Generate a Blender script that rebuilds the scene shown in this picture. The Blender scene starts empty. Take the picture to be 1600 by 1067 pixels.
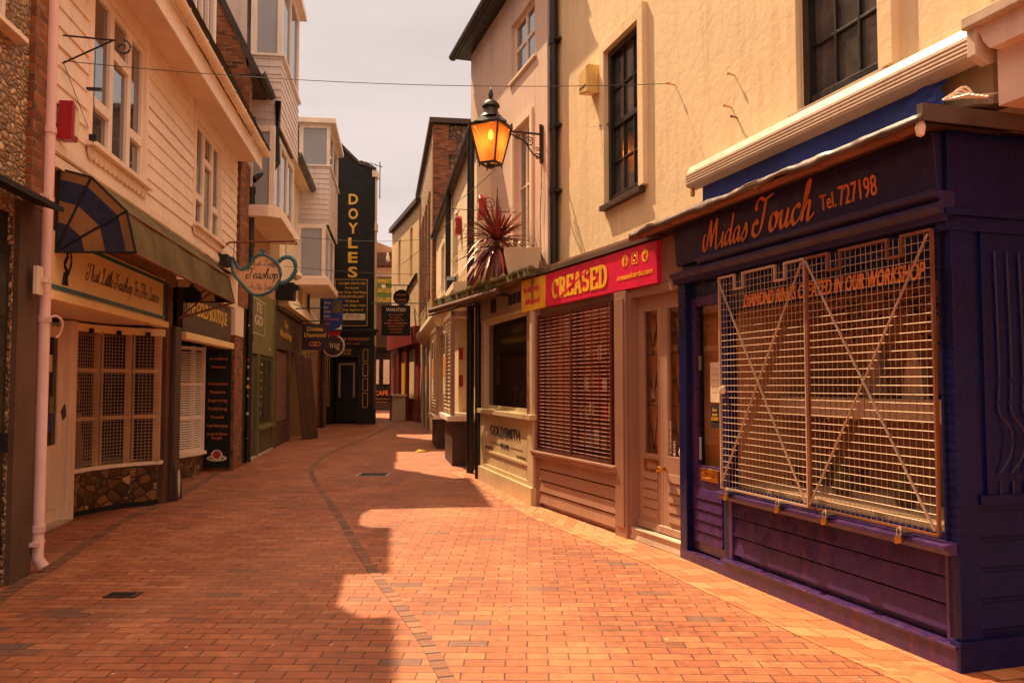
import bpy, bmesh, math, random
from mathutils import Vector, noise
random.seed(7)
SC = bpy.context.scene
COL = SC.collection
R_ = math.radians

# ---------------------------------------------------------------- camera, world, sun, exposure
cam_d = bpy.data.cameras.new('camera')
cam = bpy.data.objects.new('camera', cam_d); COL.objects.link(cam)
cam.location = (0, 0, 1.5)
cam.rotation_euler = (R_(90) + math.atan(66.5/1300), 0, 0)
cam_d.sensor_width = 36; cam_d.lens = 36*1300/1600
cam_d.clip_start = .05; cam_d.clip_end = 500
SC.camera = cam

SUN_V = Vector((-.409, .549, 1.0)).normalized()      # direction towards the sun
EL = math.asin(SUN_V.z); AZ = math.atan2(SUN_V.x, SUN_V.y)
w = bpy.data.worlds.new('World'); SC.world = w; w.use_nodes = True
nt = w.node_tree; nt.nodes.clear()
N = nt.nodes.new; K = nt.links.new
out = N('ShaderNodeOutputWorld'); bg = N('ShaderNodeBackground'); sky = N('ShaderNodeTexSky')
sky.sky_type = 'NISHITA'; sky.sun_disc = False; sky.sun_elevation = EL; sky.sun_rotation = AZ
sky.dust_density = 4; sky.air_density = 1.0; sky.ozone_density = 0.6
hs = N('ShaderNodeHueSaturation'); hs.inputs['Saturation'].default_value = .12; hs.inputs['Value'].default_value = 1.0
K(sky.outputs[0], hs.inputs['Color'])
tc = N('ShaderNodeTexCoord'); mp = N('ShaderNodeMapping'); mp.inputs['Scale'].default_value = (1.2, 1.2, 6)
ns = N('ShaderNodeTexNoise'); ns.inputs['Scale'].default_value = 1.6; ns.inputs['Detail'].default_value = 5
K(tc.outputs['Generated'], mp.inputs[0]); K(mp.outputs[0], ns.inputs[0])
rp = N('ShaderNodeValToRGB'); rp.color_ramp.elements[0].position = .3; rp.color_ramp.elements[1].position = .75
rp.color_ramp.elements[0].color = (6.7, 5.75, 5.6, 1); rp.color_ramp.elements[1].color = (9.3, 7.8, 7.3, 1)
K(ns.outputs[0], rp.inputs[0])
mx = N('ShaderNodeMix'); mx.data_type = 'RGBA'; mx.inputs[0].default_value = .8      # thin bright cloud veil over the sky
K(hs.outputs[0], mx.inputs[6]); K(rp.outputs[0], mx.inputs[7])
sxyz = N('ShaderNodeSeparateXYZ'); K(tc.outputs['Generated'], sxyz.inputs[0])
zr = N('ShaderNodeValToRGB'); K(sxyz.outputs[2], zr.inputs[0])      # sky above the frame boosted and warmed towards the zenith to lift the shade
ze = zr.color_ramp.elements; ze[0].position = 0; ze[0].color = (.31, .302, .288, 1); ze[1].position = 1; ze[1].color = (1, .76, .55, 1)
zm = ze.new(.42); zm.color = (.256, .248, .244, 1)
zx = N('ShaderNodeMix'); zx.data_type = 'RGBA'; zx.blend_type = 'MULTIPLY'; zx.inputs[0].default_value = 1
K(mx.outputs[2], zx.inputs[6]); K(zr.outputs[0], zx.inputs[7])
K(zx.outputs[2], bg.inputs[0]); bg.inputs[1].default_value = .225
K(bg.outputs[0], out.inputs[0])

sd = bpy.data.lights.new('sun', 'SUN'); sd.energy = 5.0; sd.angle = R_(.5); sd.color = (1.0, .70, .42)
so = bpy.data.objects.new('sun', sd); COL.objects.link(so)
so.rotation_euler = SUN_V.to_track_quat('Z', 'Y').to_euler(); so.location = (-10, 12, 30)
vs = SC.view_settings
vs.view_transform = 'Standard'; vs.look = 'None'; vs.gamma = 1; vs.exposure = 0.8

# ---------------------------------------------------------------- materials
MATS = {}
def ramp(nt, fac, stops):
    r = nt.nodes.new('ShaderNodeValToRGB'); e = r.color_ramp.elements
    while len(e) < len(stops): e.new(.5)
    for k, (p, c) in enumerate(stops):
        e[k].position = p; e[k].color = (*c, 1) if len(c) == 3 else c
    nt.links.new(fac, r.inputs[0]); return r.outputs[0]
def mixc(nt, fac, a, b, mode='MIX'):
    m = nt.nodes.new('ShaderNodeMix'); m.data_type = 'RGBA'; m.blend_type = mode
    for sock, v in ((m.inputs[0], fac), (m.inputs[6], a), (m.inputs[7], b)):
        if isinstance(v, (int, float)): sock.default_value = v
        elif isinstance(v, tuple): sock.default_value = (*v[:3], 1)
        else: nt.links.new(v, sock)
    return m.outputs[2]
def noise_t(nt, vec, scale, detail=4, rough=.55, dist=0):
    n = nt.nodes.new('ShaderNodeTexNoise'); n.inputs['Scale'].default_value = scale
    n.inputs['Detail'].default_value = detail; n.inputs['Roughness'].default_value = rough
    n.inputs['Distortion'].default_value = dist
    nt.links.new(vec, n.inputs['Vector']); return n.outputs['Fac']
def mapping(nt, vec, scale=(1, 1, 1), rot=(0, 0, 0)):
    m = nt.nodes.new('ShaderNodeMapping'); m.inputs['Scale'].default_value = scale; m.inputs['Rotation'].default_value = rot
    nt.links.new(vec, m.inputs[0]); return m.outputs[0]
def math_n(nt, op, a, b=None):
    m = nt.nodes.new('ShaderNodeMath'); m.operation = op
    for k, v in enumerate((a, b)):
        if v is None: continue
        if isinstance(v, (int, float)): m.inputs[k].default_value = v
        else: nt.links.new(v, m.inputs[k])
    return m.outputs[0]
def newmat(name):
    m = bpy.data.materials.new(name); m.use_nodes = True
    return m, m.node_tree, m.node_tree.nodes['Principled BSDF']
def bumpn(nt, b, h, strength, dist=.01, prev=None):
    bp = nt.nodes.new('ShaderNodeBump'); bp.inputs['Strength'].default_value = strength; bp.inputs['Distance'].default_value = dist
    nt.links.new(h, bp.inputs['Height'])
    if prev is not None: nt.links.new(prev, bp.inputs['Normal'])
    nt.links.new(bp.outputs[0], b.inputs['Normal']); return bp.outputs[0]
def paint(name, c, rough=.45, var=.22, bump=.15, bscale=60, grime=(.10, .055, .03), g=.35, metal=0, streak=True):
    """painted / plain surface: slow colour variation, fine dirt, vertical weather streaks, slight relief"""
    if name in MATS: return MATS[name]
    m, nt, b = newmat(name)
    co = nt.nodes.new('ShaderNodeTexCoord').outputs['Object']
    n1 = noise_t(nt, co, 1.7, 5)
    lo = tuple(x*(1-var) for x in c); hi = tuple(min(1, x*(1+var*.5)) for x in c)
    col = ramp(nt, n1, [(.3, lo), (.7, hi)])
    if g > 0:
        st = noise_t(nt, mapping(nt, co, (14, 14, 1.2) if streak else (9, 9, 9)), 1, 6, .65)
        f = ramp(nt, st, [(.52, (0, 0, 0)), (.78, (g, g, g))])
        col = mixc(nt, f, col, grime)
        col = mixc(nt, ramp(nt, noise_t(nt, co, 38, 7, .75), [(.60, (0, 0, 0)), (.68, (g*.9,)*3)]), col, tuple(.5*a+.35*b_ for a, b_ in zip(grime, c)))
    nt.links.new(col, b.inputs['Base Color'])
    rr = ramp(nt, noise_t(nt, co, 12, 4), [(.3, (max(.02, rough-.1),)*3), (.7, (min(1, rough+.15),)*3)])
    nt.links.new(rr, b.inputs['Roughness']); b.inputs['Metallic'].default_value = metal
    if bump > 0: bumpn(nt, b, noise_t(nt, co, bscale, 4), bump, .004)
    MATS[name] = m; return m
def flat(name, c, rough=.5, metal=0, em=0):
    if name in MATS: return MATS[name]
    m, nt, b = newmat(name)
    co = nt.nodes.new('ShaderNodeTexCoord').outputs['Object']
    col = ramp(nt, noise_t(nt, co, 6, 5), [(.3, tuple(x*.82 for x in c)), (.7, tuple(min(1, x*1.1) for x in c))])
    nt.links.new(col, b.inputs['Base Color']); b.inputs['Roughness'].default_value = rough; b.inputs['Metallic'].default_value = metal
    if em: nt.links.new(col, b.inputs['Emission Color']); b.inputs['Emission Strength'].default_value = em
    MATS[name] = m; return m
def stucco(name, c, scale=9, strength=.8, lines=False):
    if name in MATS: return MATS[name]
    m, nt, b = newmat(name)
    co = nt.nodes.new('ShaderNodeTexCoord').outputs['Object']; uv = nt.nodes.new('ShaderNodeTexCoord').outputs['UV']
    n1 = noise_t(nt, co, .9, 6); n2 = noise_t(nt, co, 22, 5)
    col = ramp(nt, n1, [(.3, tuple(x*.84 for x in c)), (.7, c)])
    f = ramp(nt, n2, [(.55, (0, 0, 0)), (.75, (.22,)*3)]); col = mixc(nt, f, col, tuple(x*.6 for x in c))
    st = ramp(nt, noise_t(nt, mapping(nt, co, (7, 7, .6)), 1, 6, .65), [(.50, (0, 0, 0)), (.78, (.52,)*3)])
    col = mixc(nt, st, col, (c[0]*.55, c[1]*.45, c[2]*.38))
    nt.links.new(col, b.inputs['Base Color']); b.inputs['Roughness'].default_value = .85
    tr = noise_t(nt, co, scale, 6, .62, .4)
    h = ramp(nt, tr, [(.30, (0, 0, 0)), (.55, (.75,)*3), (.75, (1,)*3)])
    if lines:
        bt = nt.nodes.new('ShaderNodeTexBrick'); bt.inputs['Scale'].default_value = 1; bt.inputs['Brick Width'].default_value = .95
        bt.inputs['Row Height'].default_value = .42; bt.inputs['Mortar Size'].default_value = .006; bt.inputs['Mortar Smooth'].default_value = .4
        nt.links.new(uv, bt.inputs['Vector'])
        p = bumpn(nt, b, bt.outputs['Fac'], -.35, .008)
        p = bumpn(nt, b, h, strength, .012, p)
    else: p = bumpn(nt, b, h, strength, .012)
    bumpn(nt, b, noise_t(nt, co, 90, 3), .25, .003, p)
    MATS[name] = m; return m
def brick(name, stops, mortar, bw=.225, rh=.075, ms=.01, rough=.85, bump=.7, coord='UV', rot=0, worn=.3, extra=None, dist=.008, offset=.5):
    if name in MATS: return MATS[name]
    m, nt, b = newmat(name)
    uv = nt.nodes.new('ShaderNodeTexCoord').outputs[coord]; co = nt.nodes.new('ShaderNodeTexCoord').outputs['Object']
    wob = nt.nodes.new('ShaderNodeTexNoise'); wob.inputs['Scale'].default_value = 2.3; nt.links.new(co, wob.inputs['Vector'])
    v2 = nt.nodes.new('ShaderNodeVectorMath'); v2.operation = 'MULTIPLY_ADD'
    nt.links.new(wob.outputs['Color'], v2.inputs[0]); v2.inputs[1].default_value = (.03, .03, .0)
    nt.links.new(mapping(nt, uv, rot=(0, 0, rot)), v2.inputs[2])
    bt = nt.nodes.new('ShaderNodeTexBrick'); nt.links.new(v2.outputs[0], bt.inputs['Vector'])
    bt.inputs['Scale'].default_value = 1; bt.inputs['Brick Width'].default_value = bw; bt.inputs['Row Height'].default_value = rh
    bt.inputs['Mortar Size'].default_value = ms; bt.inputs['Mortar Smooth'].default_value = .35; bt.inputs['Bias'].default_value = 0
    bt.inputs['Color1'].default_value = (0, 0, 0, 1); bt.inputs['Color2'].default_value = (1, 1, 1, 1); bt.inputs['Mortar'].default_value = (.5, .5, .5, 1)
    bt.offset = offset
    col = ramp(nt, bt.outputs['Color'], stops)
    n = noise_t(nt, co, 14, 6, .65); col = mixc(nt, worn, col, ramp(nt, n, [(.3, (.35,)*3), (.7, (1.25,)*3)]), 'MULTIPLY')
    big = noise_t(nt, co, .7, 5, .6); col = mixc(nt, .5, col, ramp(nt, big, [(.3, (.62, .56, .52)), (.65, (1.15, 1.1, 1.05))]), 'MULTIPLY')
    gap = ramp(nt, noise_t(nt, co, 5, 3), [(.35, (0, 0, 0)), (.6, (1, 1, 1))])
    mo = mixc(nt, gap, mortar, tuple(x*.35 for x in mortar))
    col = mixc(nt, bt.outputs['Fac'], col, mo)
    if extra: col = extra(nt, co, col)
    nt.links.new(col, b.inputs['Base Color'])
    nt.links.new(ramp(nt, n, [(.3, (rough-.15,)*3), (.7, (min(1, rough+.1),)*3)]), b.inputs['Roughness'])
    h = math_n(nt, 'SUBTRACT', math_n(nt, 'MULTIPLY', bt.outputs['Color'], .25), bt.outputs['Fac'])
    p = bumpn(nt, b, h, bump, dist); bumpn(nt, b, noise_t(nt, co, 45, 5, .7), .35, .004, p)
    MATS[name] = m; return m
def cobble(name, stops, scale, mortar, bump=1.0, rough=.6, dist=.03, sc=(1, 1, 1)):
    """flint nodules / polished stone pieces set in mortar"""
    if name in MATS: return MATS[name]
    m, nt, b = newmat(name)
    uv = nt.nodes.new('ShaderNodeTexCoord').outputs['UV']; co = nt.nodes.new('ShaderNodeTexCoord').outputs['Object']
    uv = mapping(nt, uv, sc)
    vo = nt.nodes.new('ShaderNodeTexVoronoi'); vo.feature = 'F1'; vo.inputs['Scale'].default_value = scale; nt.links.new(uv, vo.inputs['Vector'])
    ve = nt.nodes.new('ShaderNodeTexVoronoi'); ve.feature = 'DISTANCE_TO_EDGE'; ve.inputs['Scale'].default_value = scale; nt.links.new(uv, ve.inputs['Vector'])
    sp = nt.nodes.new('ShaderNodeSeparateColor'); nt.links.new(vo.outputs['Color'], sp.inputs[0])
    v = math_n(nt, 'ADD', math_n(nt, 'MULTIPLY', sp.outputs[0], .8), math_n(nt, 'MULTIPLY', noise_t(nt, co, scale*2.5, 5, .7, 1), .3))
    col = ramp(nt, v, stops)
    edge = ramp(nt, ve.outputs['Distance'], [(.03, (1, 1, 1)), (.10, (0, 0, 0))])
    col = mixc(nt, edge, col, mortar); nt.links.new(col, b.inputs['Base Color']); b.inputs['Roughness'].default_value = rough
    hh = ramp(nt, ve.outputs['Distance'], [(.0, (0, 0, 0)), (.12, (.6,)*3), (.4, (1,)*3)])
    p = bumpn(nt, b, hh, bump, dist); bumpn(nt, b, noise_t(nt, co, scale*6, 4), .3, .005, p)
    MATS[name] = m; return m
def glass(name, tint=(.8, .75, .7), refl=.10, rough=.01):
    if name in MATS: return MATS[name]
    m = bpy.data.materials.new(name); m.use_nodes = True; nt = m.node_tree; nt.nodes.clear()
    o = nt.nodes.new('ShaderNodeOutputMaterial'); t = nt.nodes.new('ShaderNodeBsdfTransparent'); g = nt.nodes.new('ShaderNodeBsdfGlossy')
    g.inputs['Roughness'].default_value = rough; t.inputs[0].default_value = (*tint, 1)
    ge = nt.nodes.new('ShaderNodeNewGeometry'); dt = nt.nodes.new('ShaderNodeVectorMath'); dt.operation = 'DOT_PRODUCT'
    nt.links.new(ge.outputs['Incoming'], dt.inputs[0]); nt.links.new(ge.outputs['Normal'], dt.inputs[1])
    fr = math_n(nt, 'MULTIPLY', math_n(nt, 'POWER', math_n(nt, 'SUBTRACT', 1.0, math_n(nt, 'ABSOLUTE', dt.outputs['Value'])), 4.0), .75)
    mxs = nt.nodes.new('ShaderNodeMixShader')
    nt.links.new(math_n(nt, 'ADD', fr, refl), mxs.inputs[0])
    nt.links.new(t.outputs[0], mxs.inputs[1]); nt.links.new(g.outputs[0], mxs.inputs[2]); nt.links.new(mxs.outputs[0], o.inputs[0])
    MATS[name] = m; return m
def darkglass(name, c=(.03, .03, .035), spec=.9, rough=.04):
    if name in MATS: return MATS[name]
    m, nt, b = newmat(name)
    co = nt.nodes.new('ShaderNodeTexCoord').outputs['Object']
    nt.links.new(ramp(nt, noise_t(nt, co, 2.2, 4, .6, .6), [(.35, tuple(x*.5 for x in c)), (.65, tuple(x*1.6 for x in c))]), b.inputs['Base Color'])
    b.inputs['Roughness'].default_value = rough; b.inputs['Specular IOR Level'].default_value = spec
    b.inputs['IOR'].default_value = 2.3 if name == 'upper_window_glass' else 1.5
    bumpn(nt, b, noise_t(nt, co, 1.4, 2), .06, .02)
    MATS[name] = m; return m

M = dict(
 white=paint('peach_white_paint', (.90, .72, .54), .5, .12),
 whitewood=paint('white_joinery', (.90, .76, .62), .4, .12, g=.25),
 board=paint('weatherboard_paint', (.92, .74, .58), .5, .1, g=.22),
 shiplap=paint('pale_shiplap', (.72, .60, .52), .55, .12, g=.4),
 pinkwall=stucco('pink_render', (.76, .56, .44), 5, .12),
 stucco=stucco('cream_stucco', (.84, .65, .39), 9, .22, True),
 cream=stucco('cream_render', (.82, .66, .45), 6, .15),
 tan=stucco('tan_render', (.42, .24, .11), 6, .3),
 yellow=stucco('yellow_render', (.88, .60, .32), 6, .3),
 navy=paint('navy_gloss', (.006, .008, .062), .25, .3, .08, g=.22, grime=(.045, .028, .05)),
 navyw=paint('purple_navy_worn', (.052, .021, .100), .26, .4, .08, g=.6, grime=(.20, .035, .03)),
 navyf=paint('navy_fascia', (.030, .021, .075), .35, .2, .05, g=.15),
 black=paint('black_paint', (.014, .011, .010), .35, .3, .1, g=.15),
 blackm=paint('black_matt', (.0055, .0045, .004), .75, .3, .1, g=.1),
 iron=paint('black_iron', (.02, .017, .016), .4, .2, .3),
 rust=paint('rusty_iron', (.22, .07, .025), .6, .4, .4, grime=(.08, .03, .015), g=.6),
 taupe=paint('taupe_paint', (.30, .16, .105), .38, .15, .06, g=.2),
 taupel=paint('taupe_paint_light', (.40, .235, .16), .38, .15, .06, g=.2),
 olive=paint('olive_cream_paint', (.62, .47, .26), .35, .15, .05, g=.2),
 dred=paint('dark_red_frame', (.10, .018, .010), .4, .3, .1),
 orangec=paint('orange_cream_fascia', (1.0, .74, .34), .45, .1, .05, g=.12),
 teal=paint('teal_paint', (.035, .16, .20), .45, .2, .1, g=.2),
 green=paint('green_shop_paint', (.17, .155, .055), .45, .2, .06, g=.2),
 greend=paint('dark_green_paint', (.06, .055, .025), .5, .2, .06),
 brownd=paint('dark_brown_paint', (.06, .027, .014), .5, .3, .08),
 brown=paint('brown_wood', (.13, .055, .025), .6, .35, .3, g=.4),
 panelbr=paint('brown_backing', (.62, .30, .12), .7, .25, .05, g=.2),
 cloth=paint('cream_cloth', (.66, .50, .36), .9, .15, .4, 120, g=.1),
 lead=paint('lead_flashing', (.13, .085, .062), .38, .5, .9, 9, (.08, .05, .03), .5, streak=False),
 stone=paint('stone', (.52, .40, .29), .8, .3, .5, 25, streak=False),
 concrete=paint('pebble_dash', (.13, .075, .042), .9, .35, 1.0, 110, streak=False),
 slate=paint('dark_tiles', (.055, .042, .036), .7, .4, .6, 20, streak=False),
 mossy=paint('mossy_slab', (.16, .12, .04), .95, .5, 1.0, 30, (.05, .06, .01), .8, streak=False),
 blue=paint('blue_canvas', (.025, .05, .27), .8, .25, .3, 15, g=.15),
 bluea=paint('faded_blue_canvas', (.016, .018, .05), .85, .3, .3, 30, g=.4, grime=(.10, .08, .03)),
 creama=paint('faded_cream_canvas', (.40, .20, .075), .85, .3, .3, 30, g=.5, grime=(.14, .09, .02)),
 canvas=paint('mildewed_canvas', (.24, .17, .06), .85, .45, .4, 25, (.06, .06, .015), .85),
 pipepink=paint('pink_pipe', (.85, .55, .48), .45, .12, .08, g=.25),
 awnbox=paint('awning_cassette', (.60, .45, .33), .4, .12, .03, g=.3),
 red=paint('alarm_red', (.36, .010, .016), .35, .15, .03, g=.1),
 ared=paint('red_shop_paint', (.30, .02, .012), .4, .25, .06),
 yellowbox=paint('yellowed_plastic', (.75, .50, .15), .4, .15, .03),
 magenta=flat('magenta_sign', (.74, .006, .075), .4),
 signyel=flat('yellow_sign', (.92, .50, .02), .4),
 gold=flat('gold_letter', (.80, .48, .06), .35),
 orange=flat('orange_letter', (.85, .24, .04), .5),
 creaml=flat('cream_letter', (.75, .62, .42), .5),
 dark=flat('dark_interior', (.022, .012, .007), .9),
 darkr=flat('red_interior', (.50, .14, .05), .9),
 letblk=flat('black_letter', (.02, .018, .02), .5),
 letred=flat('red_letter', (.55, .03, .03), .5),
 brass=paint('brass', (.70, .36, .08), .28, .2, .1, metal=1, g=.3),
 steel=paint('galvanised_wire', (.60, .41, .28), .45, .2, .05, metal=.3, g=.25),
 tin=paint('tin', (.5, .38, .30), .4, .2, .1, metal=.6),
 glass=glass('shop_glass', (.92, .86, .78), .03),
 glassd=glass('dusky_glass', (.55, .45, .38), .02, .06),
 pane=darkglass('upper_window_glass', (.045, .045, .05), 1.0),
 paneb=darkglass('black_window_glass', (.03, .018, .012), .55, .10),
 blind=paint('grey_blind', (.36, .37, .40), .6, .1, 0, g=.05),
 agate=cobble('polished_stone_facing', [(.15, (.035, .014, .006)), (.45, (.12, .045, .014)), (.66, (.26, .12, .04)), (.82, (.06, .025, .01)), (.95, (.5, .33, .16))], 9, (.02, .011, .007), .5, .3, .01, (1, 1, 1)),
 flint=cobble('flint_nodules', [(.1, (.14, .08, .04)), (.4, (.50, .30, .13)), (.6, (.26, .17, .10)), (.9, (.66, .44, .22))], 13, (.30, .16, .07), 1.0, .65, .03, (1, 1.5, 1)),
 flint2=cobble('knapped_flint', [(.1, (.05, .03, .02)), (.5, (.15, .08, .04)), (.9, (.28, .16, .08))], 9, (.11, .065, .035), .9, .6, .03),
 brick=brick('old_red_brick', [(0, (.16, .045, .016)), (.35, (.27, .075, .022)), (.7, (.36, .11, .03)), (.92, (.10, .035, .02)), (1, (.45, .19, .07))], (.32, .19, .10)),
)
def ground_extra(nt, co, col):
    # bird lime and gum specks, oily stains
    sp = nt.nodes.new('ShaderNodeTexVoronoi'); sp.inputs['Scale'].default_value = 5.5; sp.inputs['Randomness'].default_value = 1
    wv = mapping(nt, co, (1, 1.3, 1)); nt.links.new(wv, sp.inputs['Vector'])
    d = math_n(nt, 'ADD', sp.outputs['Distance'], math_n(nt, 'MULTIPLY', noise_t(nt, co, 70, 3), .07))
    sc = nt.nodes.new('ShaderNodeSeparateColor'); nt.links.new(sp.outputs['Color'], sc.inputs[0])
    keep = ramp(nt, sc.outputs[1], [(.35, (0, 0, 0)), (.40, (1, 1, 1))])
    patch = ramp(nt, noise_t(nt, co, .55, 2), [(.43, (0, 0, 0)), (.55, (1, 1, 1))])
    f = math_n(nt, 'MULTIPLY', math_n(nt, 'MULTIPLY', ramp(nt, d, [(.088, (1, 1, 1)), (.11, (0, 0, 0))]), keep), patch)
    col = mixc(nt, f, col, (.62, .50, .42))
    st = ramp(nt, noise_t(nt, co, 1.1, 8, .75, .8), [(.48, (0, 0, 0)), (.70, (.6,)*3)])
    col = mixc(nt, st, col, (.10, .036, .018))
    gm = nt.nodes.new('ShaderNodeTexVoronoi'); gm.inputs['Scale'].default_value = 3.1; nt.links.new(mapping(nt, co, (1, 1.2, 1)), gm.inputs['Vector'])      # trodden gum
    gd_ = math_n(nt, 'ADD', gm.outputs['Distance'], math_n(nt, 'MULTIPLY', noise_t(nt, co, 40, 3), .06))
    col = mixc(nt, ramp(nt, gd_, [(.07, (.55,)*3), (.10, (0, 0, 0))]), col, (.10, .055, .04))
    worn_ = ramp(nt, noise_t(nt, mapping(nt, co, (.9, .16, 1)), 1.5, 4), [(.45, (0, 0, 0)), (.65, (.16,)*3)])     # paler trodden path along the lane
    return mixc(nt, worn_, col, (.62, .30, .15))
PAV = [(0, (.22, .11, .08)), (.018, (.28, .11, .06)), (.035, (.39, .11, .040)), (.4, (.45, .135, .048)), (.75, (.50, .165, .062)), (1, (.55, .21, .085))]
for nm in ('canvas', 'creama'):
    nt = M[nm].node_tree; b = nt.nodes['Principled BSDF']; tl_ = nt.nodes.new('ShaderNodeBsdfTranslucent'); ms_ = nt.nodes.new('ShaderNodeMixShader'); ms_.inputs[0].default_value = .4
    nt.links.new(b.inputs['Base Color'].links[0].from_socket, tl_.inputs[0]); nt.links.new(b.outputs[0], ms_.inputs[1]); nt.links.new(tl_.outputs[0], ms_.inputs[2]); nt.links.new(ms_.outputs[0], nt.nodes['Material Output'].inputs[0])
for nm in ('navy', 'navyf'): M[nm].node_tree.nodes['Principled BSDF'].inputs['Specular IOR Level'].default_value = .3
PAV = [(p, tuple(x*k for x, k in zip(c, (.86, .84, .80)))) for p, c in PAV]
M['paving'] = brick('brick_paving', PAV, (.10, .034, .014), .228, .108, .005, .72, .6, 'Object', R_(1.2), .7, ground_extra, .006)
M['paving2'] = brick('edge_paving', [(0, (.40, .12, .04)), (.5, (.52, .18, .065)), (1, (.60, .25, .10))], (.20, .08, .035), .225, .225, .006, .75, .5, 'UV', 0, .35, None, .006)
M['setts'] = brick('channel_setts', [(0, (.18, .075, .04)), (.6, (.25, .10, .05)), (1, (.33, .14, .07))], (.09, .035, .018), .13, .22, .012, .75, .8, 'UV', 0, .4, None, .01, 0)

# ---------------------------------------------------------------- mesh building in facade frames (u along the wall, v out to the street, w up)
class Frame:
    def __init__(s, o, d, side):
        l = math.hypot(*d); s.o = o; s.d = (d[0]/l, d[1]/l); s.side = side
        s.n = (s.d[1], -s.d[0]) if side == 'L' else (-s.d[1], s.d[0])
    def P(s, u, v, w): return Vector((s.o[0]+s.d[0]*u+s.n[0]*v, s.o[1]+s.d[1]*u+s.n[1]*v, w))
    def front(s):   # text axes on the street face
        k = 1 if s.side == 'L' else -1
        return Vector((s.d[0]*k, s.d[1]*k, 0)), Vector((0, 0, 1))
    def cross(s):   # text axes on a board that stands out from the wall and faces the camera
        k = 1 if s.side == 'L' else -1
        return Vector((s.n[0]*k, s.n[1]*k, 0)), Vector((0, 0, 1))
WORLD = Frame((0, 0), (0, 1), 'L')      # u = y, v = x
Lf = Frame((-3.793, 6.749), (-.137, .9906), 'L')
Rf = Frame((2.337, 4.441), (-.2884, .9575), 'R')
Cf = Frame((1.486, 7.265), (-.3584, .9336), 'R')
Gf = Frame((.277, 10.367), (-.2594, .9658), 'R')
Tf = Frame((-.59, 14.042), (-.1556, .9878), 'R')
Yf = Frame((-3.85, 33.3), (-1.84, 6.0), 'R')
WL = {}
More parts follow.
